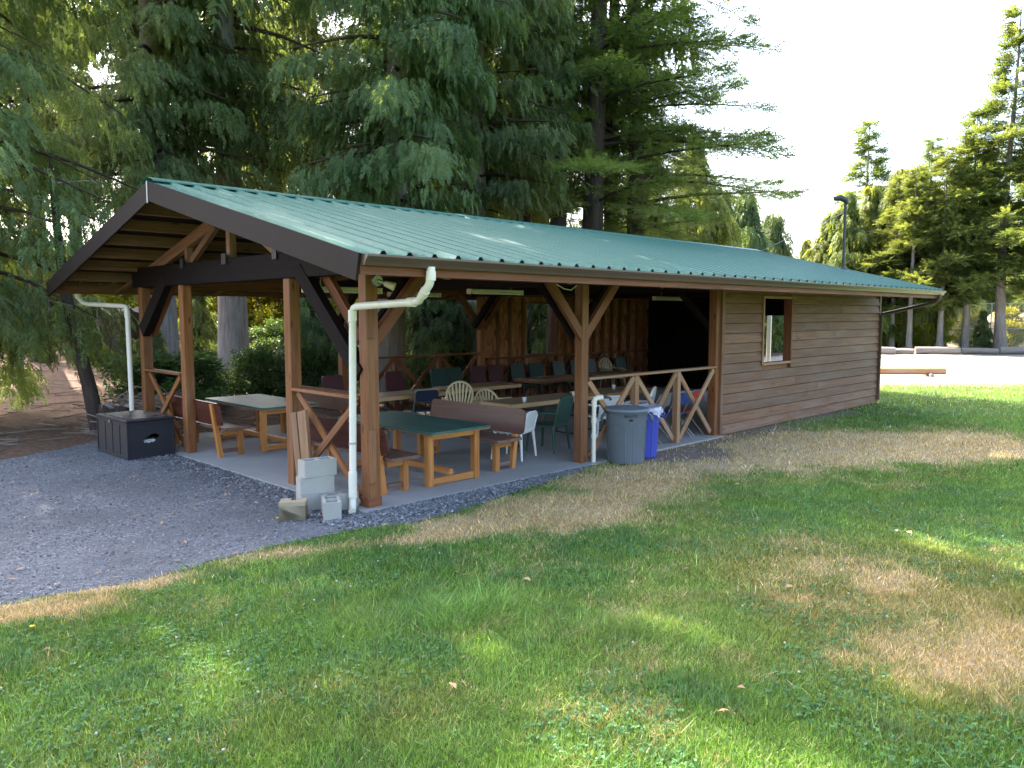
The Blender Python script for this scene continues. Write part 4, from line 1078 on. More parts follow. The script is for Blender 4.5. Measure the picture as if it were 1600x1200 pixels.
def make_tree(seed, H, zb, Rm, kind, dens, rad, zdet=99, step=.24, e0=.1, droop=.28, spray=.55, shape='cedar', bare_side=None, gap=0.0):
    """returns trunk mesh builder and crown arrays; trunk base at the origin"""
    r_ = np.random.default_rng(seed)
    tr = MB(); bend = r_.normal(0, .12, 2); nseg = 14; pts = []; rads = []
    def axis(z): 
        u = z / H; return np.array([bend[0] * math.sin(u * 5) , bend[1] * math.sin(u * 4 + 1), z])
    for k in range(nseg + 1):
        z = H * (k / nseg) ** 1.35; pts.append(axis(z) if k else np.array([0, 0, -.4])); u = z / H
        rads.append(rad * (1 - .93 * u) * (1 + .45 * math.exp(-z / .45)))
    tr.tube(pts, rads, 14)
    Os, As, Ns, Ss, Ts = [], [], [], [], []
    z = zb
    while z < H * .985:
        u = (z - zb) / (H - zb); coarse = z > zdet
        st = step * (1.9 if coarse else 1.0) * (1 if u < .8 else .7)
        z += st * r_.uniform(.6, 1.4)
        if z > H * .985: break
        if gap and r_.random() < gap: continue
        u = (z - zb) / (H - zb)
        if shape == 'cedar': prof = (1 - u) ** .72 * (.70 + .3 * min(1, u * 9))
        elif shape == 'fir': prof = (1 - u) ** .9 * (.75 + .25 * min(1, u * 8))
        else: prof = math.sqrt(max(.02, 1 - u)) * min(1, .55 + u * 2)
        ln = max(.25, Rm * prof * r_.uniform(.45, 1.2)); az = r_.uniform(0, 2 * math.pi)
        if bare_side is not None and abs((az - bare_side + math.pi) % (2 * math.pi) - math.pi) < 1.35 and r_.random() < .9: ln = min(ln, 1.3)
        dr = np.array([math.cos(az), math.sin(az), 0.0]); pr = np.array([-dr[1], dr[0], 0.0]); base = axis(z)
        dz = droop * r_.uniform(.7, 1.4); ee = e0 + r_.normal(0, .07)
        def path(s): return base + dr * ln * s + np.array([0, 0, 1.0]) * ln * (ee * s - dz * s * s + .6 * dz * max(0, s - .6) ** 2 * 2.2)
        nb = 5; rr = max(.008, rad * .14 * (1 - u) + .010) * (ln / Rm + .3)
        tr.cm = 1; tr.tube([path(s) for s in np.linspace(0, .85, nb)], [rr * (1 - .85 * s) + .003 for s in np.linspace(0, 1, nb)], 4, False)
        n = int(ln * dens * (.085 if coarse else 1.0) * r_.uniform(.8, 1.2)) + 5
        s = r_.uniform(.12 if kind != 'broad' else .3, 1.0, n) ** .85; side = r_.choice([-1, 1], n)
        spread = np.minimum(.42 * ln * (1.06 - s), 1.0 if not coarse else 1.5) + .10
        lat = side * np.abs(r_.normal(0, .55, n)) * spread
        O = np.array([path(k) for k in s]) + lat[:, None] * pr; O[:, 2] -= (.22 if kind == 'cedar' else .06) * np.abs(lat) + np.abs(r_.normal(0, .06 if kind == 'fir' else .12, n))
        wl = np.clip(np.abs(lat) / .5, .15, 1)[:, None] * side[:, None]
        A = dr[None] * r_.uniform(.35, 1.0, n)[:, None] + pr[None] * wl * .8 + r_.normal(0, .18, (n, 3))
        if kind == 'cedar': A[:, 2] -= r_.uniform(.5, 2.4, n); O[:, 2] -= np.abs(r_.normal(0, .30, n)) * np.clip(ln / 2.5, .2, 1)
        elif kind == 'fir': A[:, 2] += r_.uniform(-.30, .22, n)
        else: A = A + r_.normal(0, .6, (n, 3))
        N = np.array([0, 0, 1.0])[None] + dr[None] * (.7 if kind == 'cedar' else 0) + r_.normal(0, .35, (n, 3))
        Os.append(O); As.append(A); Ns.append(N); Ss.append(np.full(n, spray * (3.6 if coarse else 1.0)) * r_.uniform(.7, 1.3, n)); Ts.append(np.clip(.45 + r_.normal(0, .16) + r_.normal(0, .14, n), 0, 1))
    O = np.concatenate(Os); V, T = place_sprays(kind, O, np.concatenate(As), np.concatenate(Ns), np.concatenate(Ss), np.concatenate(Ts), r_)
    return tr, V, T
TREES = {}
def tree_kind(key, name, cat, mat, bmat, **kw):
    tr, V, T = make_tree(**kw); TREES[key] = (name, cat, tr.mesh('trunk', bmat, mat2=M_LIMB), np_mesh('crown', V, 3, mat, tint=T))
    print('tree', key, len(V) // 3)
tree_kind('cedarA', 'cedar_tree', 'tree', M_CEDAR, M_GREYBARK, seed=1, H=30, zb=5.2, Rm=3.5, kind='cedar', dens=72, rad=.42, zdet=12.5, spray=.36, step=.125, gap=.12, e0=.05)
tree_kind('cedarB', 'cedar_tree', 'tree', M_CEDAR, M_BARK, seed=2, H=28, zb=6.4, Rm=3.1, kind='cedar', dens=70, rad=.32, zdet=12.5, spray=.35, step=.13, gap=.15, e0=.0, droop=.33)
tree_kind('cedarC', 'cedar_tree', 'tree', M_CEDAR, M_BARK, seed=3, H=27, zb=1.9, Rm=4.6, kind='cedar', dens=52, rad=.30, zdet=9.5, spray=.34, step=.13, e0=.0, droop=.34)
tree_kind('cedarThin', 'cedar_tree', 'tree', M_CEDAR, M_BARK, seed=4, H=27, zb=5.5, Rm=2.8, kind='cedar', dens=55, rad=.30, zdet=12.5, spray=.36, step=.24, gap=.25)
tree_kind('fir', 'fir_tree', 'tree', M_FIR, M_BARK, seed=5, H=26, zb=4.5, Rm=6.2, kind='fir', dens=62, rad=.36, zdet=12.5, spray=.36, step=.17, e0=.12, droop=.24, shape='fir', bare_side=R(140))
tree_kind('spruce', 'spruce_tree', 'tree', M_FIR, M_GREYBARK, seed=6, H=17, zb=3.1, Rm=3.6, kind='fir', dens=42, rad=.26, spray=.62, step=.135, e0=.02, droop=.14, shape='fir')
tree_kind('spruceB', 'spruce_tree', 'tree', M_FIR, M_GREYBARK, seed=7, H=13, zb=3.0, Rm=3.3, kind='fir', dens=42, rad=.2, spray=.62, step=.13, e0=.0, droop=.16, shape='fir')
tree_kind('pale', 'evergreen_tree', 'tree', M_PALE, M_BARK, seed=8, H=11, zb=.5, Rm=3.2, kind='cedar', dens=34, rad=.18, spray=.62, step=.09, e0=.30, droop=.2)
tree_kind('sapling', 'evergreen_sapling', 'sapling', M_CEDAR, M_BARK, seed=9, H=4.2, zb=.25, Rm=1.5, kind='cedar', dens=44, rad=.045, spray=.34, step=.055, e0=.1, droop=.3)
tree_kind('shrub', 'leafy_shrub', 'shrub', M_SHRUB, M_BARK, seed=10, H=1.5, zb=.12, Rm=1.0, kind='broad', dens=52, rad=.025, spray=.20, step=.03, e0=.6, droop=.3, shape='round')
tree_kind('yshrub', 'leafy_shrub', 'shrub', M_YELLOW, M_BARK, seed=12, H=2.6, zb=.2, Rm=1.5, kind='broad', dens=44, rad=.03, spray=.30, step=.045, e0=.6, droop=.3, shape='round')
def plant(key, xy, rz, sc, label, group, lean=(0, 0), sxy=None, nm=None):
    name, cat, tm_, cm_ = TREES[key]; x, y = xy
    t = thing(nm or name, label, cat, (x, y, gz(x, y) - .03), 0, group); t.rotation_euler = (R(lean[0]), R(lean[1]), rz)
    t.scale = (sxy or sc, sxy or sc, sc)
    link('trunk', tm_, t); link('crown', cm_, t); return t
GF = 'tall cedars behind the shelter'
WOOD = [  # pixel column, distance along the view, kind, scale, lean, label
 (-75, 15.0, 'cedarC', 1.0, (0, 0), 'drooping cedar whose low branches brush the left roof corner'),
 (64, 25, 'cedarB', 1.0, (0, 0), 'dark-trunked cedar on the dappled rise left of the roof corner'),
 (256, 20.5, 'cedarA', .9, (0, 0), 'grey furrowed cedar trunk beside the dark corner brace'),
 (360, 23, 'cedarA', 1.05, (0, 0), 'thick pale grey cedar trunk framed by the two middle front posts'),
 (497, 30, 'cedarB', 1.0, (0, 0), 'slim dark cedar trunk seen right of the second front post'),
 (438, 36, 'cedarB', 1.1, (0, 0), 'distant dark cedar trunk left of the second front post'),
 (610, 20, 'cedarA', .92, (0, -3), 'leaning grey cedar trunk behind the near knee brace'),
 (582, 24, 'cedarThin', 1.0, (0, 0), 'bare straight cedar trunk rising clear above the roof ridge'),
 (664, 23, 'cedarB', 1.02, (0, 0), 'cedar with thick hanging foliage just right of the bare straight trunk'),
 (742, 23, 'cedarA', .98, (0, 0), 'cedar with its dark trunk rising over the middle of the ridge'),
 (814, 26.5, 'cedarB', 1.05, (0, 0), 'cedar standing second from the leaning rough-barked fir'),
 (868, 25.2, 'cedarThin', 1.08, (0, 0), 'slender cedar trunk next to the leaning rough-barked fir'),
 (912, 25.4, 'fir', 1.12, (0, 3), 'rough-barked fir spreading long sparse limbs towards the bright sky'),
 (985, 26, 'fir', .95, (0, 0), 'fir with light-struck branches behind the far half of the roof'),
 (0, 34, 'cedarThin', 1.0, (0, 0), 'cedar far back at the edge of the sunlit clearing'),
 (125, 36, 'cedarB', .95, (0, 0), 'cedar far back in the wood left of the leaning bare stem'),
 (842, 31, 'cedarA', 1.0, (0, 0), 'cedar filling the gap behind the slender trunk beside the rough-barked fir'),
 (955, 28.5, 'cedarB', 1.0, (0, 0), 'drooping cedar between the two firs behind the far half of the roof'),
 (705, 33, 'cedarA', 1.05, (0, 0), 'cedar filling the gap far behind the middle of the ridge'),
]
for i, (px, dp, key, sc, lean, lab) in enumerate(WOOD):
    plant(key, PD(px, dp), (1.3 * i + .4) if key != 'fir' else .25 * (i % 2), sc, lab, GF, lean)
# background trees to the right of the shelter
RIGHT = [
 (1010, 40, 'pale', 1.05, 'yellow-green evergreen glowing behind the far roof, left of the dark one'), (1085, 43, 'pale', 1.12, 'yellow-green evergreen beside the dark rounded evergreen'),
 (1165, 47, 'sapling', 2.35, 'dark dense evergreen just above the far end of the roof'), (1208, 50, 'sapling', 2.15, 'green conical evergreen beside the bright gap of sky'), (1122, 45, 'sapling', 2.3, 'full green evergreen left of the dark dense one'),
 (1252, 60, 'pale', .74, 'small pale evergreen low in the gap of sky'), (1288, 54, 'pale', .86, 'pale evergreen just left of the dark roof mast'),
 (1344, 56, 'spruceB', 1.22, 'slender spire-topped spruce rising above the pale evergreens'), (1322, 50, 'pale', .93, 'pale evergreen directly behind the dark roof mast'),
 (1358, 51, 'pale', .98, 'pale evergreen below the slender spire-topped spruce'), (1398, 50, 'pale', 1.06, 'pale evergreen with pointed top left of the dark spruce'), (1443, 48.5, 'spruceB', 1.0, 'dark green spruce in the middle of the right-hand row'),
 (1484, 67, 'pale', 1.45, 'tall sunlit pale evergreen behind the dark spruce'), (1425, 60, 'pale', 1.25, 'pale evergreen showing over the dark spruce shoulder'), (1508, 46.5, 'spruceB', 1.08, 'spruce with a clear straight trunk above the edging logs'),
 (1530, 68, 'pale', 1.5, 'pale evergreen between the two tallest spruces and the dark one'), (1562, 45.5, 'spruce', 1.16, 'tallest spruce with layered sunlit boughs at the lot edge'), (1640, 44, 'spruce', 1.2, 'tall spruce at the end of the edging logs'), (1612, 56, 'spruce', 1.0, 'spruce half hidden behind the tallest one'),
 (1467, 46, 'spruceB', .92, 'spruce with flared trunk foot beside the yellow-green bush'), (1420, 46.5, 'spruceB', .84, 'spruce nearest the plank wall end in the lot row'),
 (1393, 48, 'spruceB', .82, 'thin spruce close behind the far downpipe'), (1720, 48, 'spruce', 1.0, 'spruce beyond the fence corner'),
]
for i, (px, dp, key, sc, lab) in enumerate(RIGHT):
    plant(key, PD(px, dp), .9 * i, sc, lab, 'evergreens around the gravel lot', nm='evergreen_tree' if key == 'sapling' else None)['category'] = 'tree'
# undergrowth
r1 = np.random.default_rng(21)
for i in range(15):
    px = [60, 130, 240, 300, 330, 395, 430, 470, 505, 540, 690, 640, 720, 770, 860][i]; dp = [33, 30, 17.5, 18.2, 26, 19.5, 27, 19.5, 21, 24, 23, 26, 24.0, 26, 29][i]
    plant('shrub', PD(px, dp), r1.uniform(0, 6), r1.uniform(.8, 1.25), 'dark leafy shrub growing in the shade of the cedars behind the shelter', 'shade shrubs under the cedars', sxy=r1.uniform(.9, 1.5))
for (px, dp, sc, lab) in [(485, 20.5, 1.0, 'young drooping evergreen behind the gap right of the second front post'), (668, 23.0, 1.25, 'young evergreen filling the opening behind the near tables'), (712, 23.2, 1.1, 'young evergreen close to the opening beside the sheathed wall'), (238, 17.8, .55, 'small young evergreen in front of the grey trunk by the corner brace'), (845, 27, 1.2, 'young evergreen seen through the back-wall window'), (310, 24, .75, 'small young evergreen left of the thick pale grey trunk')]:
    plant('sapling', PD(px, dp), sc * 7, sc, lab, 'young evergreens under the cedars')
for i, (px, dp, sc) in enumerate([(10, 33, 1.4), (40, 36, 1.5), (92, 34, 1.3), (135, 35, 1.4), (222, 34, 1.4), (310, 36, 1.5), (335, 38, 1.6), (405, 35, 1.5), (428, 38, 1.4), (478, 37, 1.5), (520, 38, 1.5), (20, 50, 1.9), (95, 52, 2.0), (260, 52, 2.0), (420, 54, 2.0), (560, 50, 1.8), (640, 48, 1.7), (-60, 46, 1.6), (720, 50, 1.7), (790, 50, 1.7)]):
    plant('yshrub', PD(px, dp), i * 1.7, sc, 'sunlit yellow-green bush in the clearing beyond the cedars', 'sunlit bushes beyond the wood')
for i, (px, dp, sc, lab) in enumerate([(1385, 49, .9, 'sunlit bush behind the thin spruce near the far downpipe'), (1432, 49, 1.0, 'yellow-green bush between the flared spruce trunks'), (1455, 50, 1.0, 'bright yellow bush left of the flared trunk foot'), (1512, 52, .85, 'yellow bush in front of the tan bank'), (1575, 52, 1.0, 'yellow-green bush behind the fence rails'), (1540, 46.8, .0, '')]):
    if sc: plant('yshrub', PD(px, dp), i * 2.1, sc, lab, 'bushes by the gravel lot')
plant('sapling', PD(1535, 46.3), 1.0, .62, 'low dark evergreen bush beside the tallest spruce trunk', 'bushes by the gravel lot')
# far wood closing the horizon: reads as one mass
r2 = np.random.default_rng(8); Os = []; As = []; Ns = []; Ss = []; Tt = []
for k in range(150):
    px = -500 + 2700 * (k + r2.uniform(0, 1)) / 150; dp = r2.uniform(62, 82) if px < 1150 else r2.uniform(75, 95); x, y = PD(px, dp); h = r2.uniform(6, 9.5) if px < 1150 else r2.uniform(4.5, 7.5); n = 130
    z = h * (1 - r2.uniform(0, 1, n) ** .6); rr = 3.0 * (1 - z / h) ** .8 * np.sqrt(r2.uniform(.05, 1, n)); a = r2.uniform(0, 6.28, n)
    Os.append(np.stack([x + rr * np.cos(a), y + rr * np.sin(a), z], 1)); As.append(np.stack([np.cos(a), np.sin(a), -r2.uniform(.2, 1.0, n)], 1)); Ns.append(r2.normal(0, .4, (n, 3)) + np.array([0, 0, 1.0])); Ss.append(r2.uniform(1.6, 3.0, n)); Tt.append(np.clip(r2.normal(.5, .25, n), 0, 1))
V, T = place_sprays('cedar', np.concatenate(Os), np.concatenate(As), np.concatenate(Ns), np.concatenate(Ss), np.concatenate(Tt), r2)
tag(link('distant_wood', np_mesh('distant_wood', V, 3, M_CEDAR, tint=T)), 'distant evergreen wood closing the view behind the nearer trees', 'wood', kind='stuff')
# tan earth bank beyond the fence
mb = MB(); P = [PD(1440, 58), PD(1600, 57), PD(1760, 56)]; n = 24
V = []; F = []
for k in range(n + 1):
    px = 1440 + 330 * k / n; hgt = 2.3 * math.sin(math.pi * min(1, k / n * 1.0 + .02)) ** .5 + .25 * math.sin(k * 1.7)
    for dp, hh in ((54, 0), (57, hgt * .7), (61, hgt), (70, hgt * .6)): 
        p = PD(px, dp); V.append((p[0], p[1], hh))
for k in range(n):
    for j in range(3): F.append((k * 4 + j, (k + 1) * 4 + j, (k + 1) * 4 + j + 1, k * 4 + j + 1))
mb.add(V, F, smooth=True); o = mb.build('earth_bank', plain('tan_earth', (.36, .26, .19), .95, .1, 0, .25, 2, .6)); tag(o, kind='structure')

# bare leaning stem, stumps, brush pile
o = thing('leaning_stem', 'thin bare brown tree stem leaning in front of the wood left of the downpipe', 'tree', (*PD(150, 14.8), gz(*PD(150, 14.8))))
q = np.array(PD(104, 15.6)) - np.array(PD(150, 14.8))
mb = MB(); mb.tube([(0, 0, -.1), (q[0] * .3, q[1] * .3, .9), (q[0] * .75, q[1] * .75, 2.0), (q[0] * 1.0, q[1] * 1.0, 3.0), (q[0] * 1.15, q[1] * 1.15, 4.2), (q[0] * 1.25, q[1] * 1.25, 5.4)], [.16, .13, .115, .10, .07, .02], 10); mb.build('trunk', M_BARK, o, True)
mb = MB(); rb = np.random.default_rng(2)
for k in range(9):
    z = 1.6 + k * .4; u = z / 8.5; a = rb.uniform(0, 6.28); l_ = rb.uniform(.4, 1.3); c = np.array([q[0] * (.4 + 1.1 * u), q[1] * (.4 + 1.1 * u), z])
    mb.tube([c, c + np.array([math.cos(a) * l_ * .6, math.sin(a) * l_ * .6, .1]), c + np.array([math.cos(a + .3) * l_, math.sin(a + .3) * l_, -.1])], [.016, .01, .004], 5)
mb.build('dead_branches', M_TWIG, o, True)
def stump(px, dp, r_, h, label):
    x, y = PD(px, dp); t = thing('tree_stump', label, 'stump', (x, y, gz(x, y) - .05)); rr = np.random.default_rng(int(px)); n = 22
    V = []; F = []
    for j, (k, z) in enumerate([(1.25, 0), (1.05, h * .3), (1.0, h * .8), (.98, h)]):
        for i in range(n):
            a = 2 * math.pi * i / n; w_ = r_ * k * (1 + .10 * math.sin(a * 5 + px) + .05 * math.sin(a * 9)); V.append((w_ * math.cos(a), w_ * math.sin(a), z + (rr.uniform(-.12, .12) * h if j == 3 else 0)))
    for j in range(3):
        for i in range(n): F.append((j * n + i, j * n + (i + 1) % n, (j + 1) * n + (i + 1) % n, (j + 1) * n + i))
    mb = MB(); mb.add(V, F, [(p[2], p[0], p[1]) for p in V]); mb.build('stump_wood', M_GREYBARK if px > 300 else M_BARK, t, True)
    MB().add([(0, 0, h * .9)] + V[3 * n:], [(0, 1 + i, 1 + (i + 1) % n) for i in range(n)]).build('cut_top', M_GREYLOG, t, True)
stump(178, 14.2, .30, .62, 'broad cut stump behind the black storage box beside the downpipe')
stump(396, 21.5, .34, .75, 'weathered stump right of the thick pale grey trunk')
stump(186, 25, .6, 1.7, 'dark upturned stump mass behind the leaning bare stem')
mb = MB(); rb = np.random.default_rng(4)
for k in range(420):
    px = rb.normal(215, 34); dp = rb.uniform(14.5, 17.5); x, y = PD(px, dp); z = gz(x, y) + abs(rb.normal(0, .28)) * (1 if px > 180 else .4); a = rb.uniform(0, 6.28); l_ = rb.uniform(.25, 1.0); e_ = rb.normal(0, .35)
    p0 = np.array([x, y, z]); d_ = np.array([math.cos(a), math.sin(a), e_]) * l_
    mb.tube([p0 - d_ / 2, p0 + rb.normal(0, .05, 3), p0 + d_ / 2], [.012, .009, .004], 4, False)
tag(mb.build('brush_pile', M_TWIG), 'tangle of dead grey twigs piled behind the storage box', 'brush', kind='stuff')
# fallen sticks and litter on the forest floor
mb = MB()
for k in range(900):
    px = rb.uniform(-120, 900); dp = rb.uniform(12.6, 30); x, y = PD(px, dp)
    if y < 7.6 or (x > -.3 and y < 7.4): continue
    a = rb.uniform(0, 6.28); l_ = rb.uniform(.15, .9); z = gz(x, y) + .02
    mb.tube([(x, y, z), (x + math.cos(a) * l_, y + math.sin(a) * l_, gz(x + math.cos(a) * l_, y + math.sin(a) * l_) + .03)], [.012, .006], 4, False)
tag(mb.build('fallen_sticks', M_TWIG), 'fallen sticks scattered over the forest floor', 'sticks', kind='stuff')
# sword ferns
def fern(seed):
    r_ = np.random.default_rng(seed); O = []; A = []; N = []; S = []
    for k in range(16):
        a = 2 * math.pi * k / 16 + r_.uniform(-.2, .2); l_ = r_.uniform(.6, 1.0)
        for s in np.linspace(.08, 1, 9):
            O.append((math.cos(a) * l_ * s * .9, math.sin(a) * l_ * s * .9, .75 * l_ * (s * 1.5 - s * s * 1.1))); A.append((math.cos(a), math.sin(a), .9 - 1.6 * s)); N.append((0, 0, 1)); S.append(.17 * (1.15 - .6 * s))
    n = len(O); V, T = place_sprays('fir', np.array(O), np.array(A, float), np.array(N, float) + r_.normal(0, .05, (n, 3)), np.array(S) * 1.5, np.full(n, .6), r_)
    return np_mesh('fronds', V, 3, M_SHRUB, tint=T)
fm = [fern(1), fern(2)]
for i in range(26):
    px = r1.uniform(225, 900); dp = r1.uniform(17.3, 25); x, y = PD(px, dp)
    if y < 8.4: continue
    t = thing('sword_fern', 'dark green fern on the forest floor behind the shelter', 'fern', (x, y, gz(x, y)), r1.uniform(0, 6), 'ferns on the forest floor'); t.scale = (r1.uniform(.7, 1.3),) * 3
    link('fronds', fm[i % 2], t)

# ------------------------------------------------------------------ lawn: blades, clover, flowers
def attr_leaf(name, trans):
    m = Mat(name); c = m.attr('Col').outputs['Color']; m.base(c); m.set(.5, .3)
    tr = m.node('ShaderNodeBsdfTranslucent'); mx = m.node('ShaderNodeMixShader'); mx.inputs[0].default_value = trans
    m.link(m.mix(1.0, c, (1.5, 1.4, .7), 'MULTIPLY'), tr.inputs[0]); m.link(m.b.outputs[0], mx.inputs[1]); m.link(tr.outputs[0], mx.inputs[2]); m.link(mx.outputs[0], m.out.inputs[0])
    return m.m
M_GRASS = attr_leaf('grass_blades', .35)
gr = np.random.default_rng(77)
def scatter(n, d0, d1, margin=1.12):
    """random ground points between two distances, inside a frame a little wider than the view"""
    dp = np.sqrt(gr.uniform(d0 * d0, d1 * d1, n)); px = gr.uniform(800 - 800 * margin, 800 + 800 * margin, n)
    x = CAM[0] + dp * math.cos(YAW) + _r[0] * (px - 800) / FPX * dp; y = CAM[1] + dp * math.sin(YAW) + _r[1] * (px - 800) / FPX * dp
    return x, y, dp
Vs = []; Cs = []
GREEN = np.array([.115, .215, .045]); GREEN2 = np.array([.225, .345, .09]); BLUEG = np.array([.085, .185, .085]); DRY = np.array([.60, .49, .30]); DRY2 = np.array([.41, .30, .155]); OLIVE = np.array([.29, .26, .085])
for (n, d0, d1, h0, wd) in [(460000, 2.4, 6.2, .036, .0080), (420000, 6.0, 10.5, .040, .011), (260000, 10.3, 17, .046, .016), (90000, 16.8, 30, .06, .026)]:
    x, y, dp = scatter(n, d0, d1, 1.7 if d0 < 9 else 1.4); k = is_lawn(x, y); dr_ = dryness(x, y); ba = bare(x, y)
    k &= gr.uniform(0, 1, n) > ba * .95
    ed = edge_dist(x, y, DRIVE[:14], False); k &= gr.uniform(0, 1, n) < .35 + ed * 3
    x, y, dr_, ed = x[k], y[k], dr_[k], ed[k]; n = len(x)
    clump = vnoise(x, y, .35, 11); big = vnoise(x, y, 1.3, 12); fine = vnoise(x, y, .12, 14)
    isdry = gr.uniform(0, 1, n) < np.clip(dr_ * 1.25 - .06 + .18 * olive(x, y), .03, .97)
    tuft = np.maximum(np.maximum(blob(x, y, 730, 960, .5, .35), blob(x, y, 780, 945, .35, .3)), np.maximum(.8 * blob(x, y, 560, 985, .4, .3), .7 * blob(x, y, 980, 985, .4, .25)))
    h = h0 * gr.lognormal(0, .33, n) * (.62 + .75 * clump) * np.where(isdry, .75, 1.0) * (1 + 1.1 * tuft)
    a = gr.uniform(0, 6.283, n); lean = np.abs(gr.normal(0, .75, n)) * h * np.where(isdry, 1.5, 1.0) * (1 + .8 * tuft); wv = wd * gr.uniform(.6, 1.35, n)
    ca, sa = np.cos(a), np.sin(a); b = gr.uniform(0, 6.283, n); cb, sb_ = np.cos(b) * wv * .5, np.sin(b) * wv * .5
    z0 = hz(x, y)
    v = np.stack([np.stack([x - cb, y - sb_, z0 - .004], 1), np.stack([x + cb, y + sb_, z0 - .004], 1), np.stack([x + ca * lean, y + sa * lean, z0 + h], 1)], 1)
    m1 = np.clip(big * 1.1 + fine * .7 - .45 + gr.normal(0, .25, n), 0, 1)[:, None]; c = GREEN * (1 - m1) + GREEN2 * m1
    m2 = np.clip((clump - .55) * 2.2, 0, 1)[:, None] * .7; c = c * (1 - m2) + BLUEG * m2
    m3 = (tuft * .75)[:, None]; c = c * (1 - m3) + np.array([.19, .33, .075]) * m3
    m4 = np.clip(np.maximum(dr_ * .6, olive(x, y) * .85), 0, 1)[:, None]; c = c * (1 - m4) + OLIVE * m4
    dd = gr.uniform(0, 1, n)[:, None]; c = np.where(isdry[:, None], DRY * dd + DRY2 * (1 - dd), c) * gr.lognormal(0, .33, n)[:, None]
    Vs.append(v.reshape(-1, 3)); Cs.append(np.repeat(np.concatenate([c, np.ones((n, 1))], 1), 3, 0))
V = np.concatenate(Vs); print('grass tris', len(V) // 3)
tag(link('lawn_grass', np_mesh('lawn_grass', V, 3, M_GRASS, np.concatenate(Cs))), 'mown green lawn with dry straw-coloured patches', 'grass', kind='stuff')
# clover: three rounded leaflets each
n = 42000; x, y, dp = scatter(n, 3.2, 10.0, 1.2); cl = vnoise(x, y, .6, 21); k = is_lawn(x, y) & (dryness(x, y) < .4) & (cl > .45); x, y = x[k], y[k]; n = len(x)
h = gr.uniform(.014, .038, n); s = gr.uniform(.007, .0125, n); a0 = gr.uniform(0, 6.28, n); V = []; 
for j in range(3):
    a = a0 + j * 2.094; ca, sa = np.cos(a), np.sin(a); tl = gr.normal(0, .7, n) * s
    c0 = np.stack([x, y, h], 1); t_ = np.stack([ca, sa, 0 * a], 1); b_ = np.stack([-sa, ca, 0 * a], 1); up = np.array([0, 0, 1.0])
    V.append(np.stack([c0, c0 + (t_ * 1.2 + b_ * .8) * s[:, None] + up * tl[:, None], c0 + t_ * 1.9 * s[:, None] + up * tl[:, None] * .5, c0 + (t_ * 1.2 - b_ * .8) * s[:, None] - up * tl[:, None] * .4], 1))
V = np.stack(V, 1).reshape(-1, 3); c = np.array([.085, .195, .055])[None] * gr.uniform(.7, 1.35, (n, 1)) + np.array([0, 0, .01]); C_ = np.repeat(np.concatenate([c, np.ones((n, 1))], 1), 12, 0)
tag(link('clover', np_mesh('clover', V, 4, M_GRASS, C_)), 'low clover leaves growing through the lawn', 'clover', kind='stuff')
# white clover heads and a few dandelions
me_w = MB().lathe((0, 0, 0), [(.001, -.004), (.006, -.002), (.009, .004), (.006, .010), (.001, .012)], 7).mesh('flower_head', plain('clover_white', (.62, .58, .52), .8))
mbw = MB(); x, y, dp = scatter(900, 3.3, 9.5, 1.15); k = is_lawn(x, y) & (dryness(x, y) < .35) & (vnoise(x, y, .6, 21) > .42)
for xx_, yy_ in zip(x[k][:45], y[k][:45]):
    zz = random.uniform(.045, .075); mbw.lathe((xx_, yy_, zz), [(.001, -.004), (.006, -.002), (.009, .004), (.006, .010), (.001, .012)], 6)
tag(mbw.build('clover_flowers', plain('clover_white_heads', (.45, .42, .34), .8)), 'small white clover flower heads dotted over the lawn', 'clover flower', kind='stuff')
for i, (px, py) in enumerate([(50, 992), (433, 818)]):
    p = G(px, py); t = thing('dandelion', 'yellow dandelion flower at the lawn edge by the gravel' if i == 0 else 'small yellow weed flower on the gravel edge', 'flower', (p[0], p[1], 0))
    MB().tube([(0, 0, 0), (.005, 0, .055)], .0025, 5).build('stem', plain('stem_green', (.12, .2, .05)), t, True); MB().lathe((.005, 0, .055), [(.001, .0), (.012, .003), (.019, .010), (.010, .013), (.001, .014)], 10).build('bloom', plain('dandelion_yellow', (.80, .52, .02), .7), t, True)
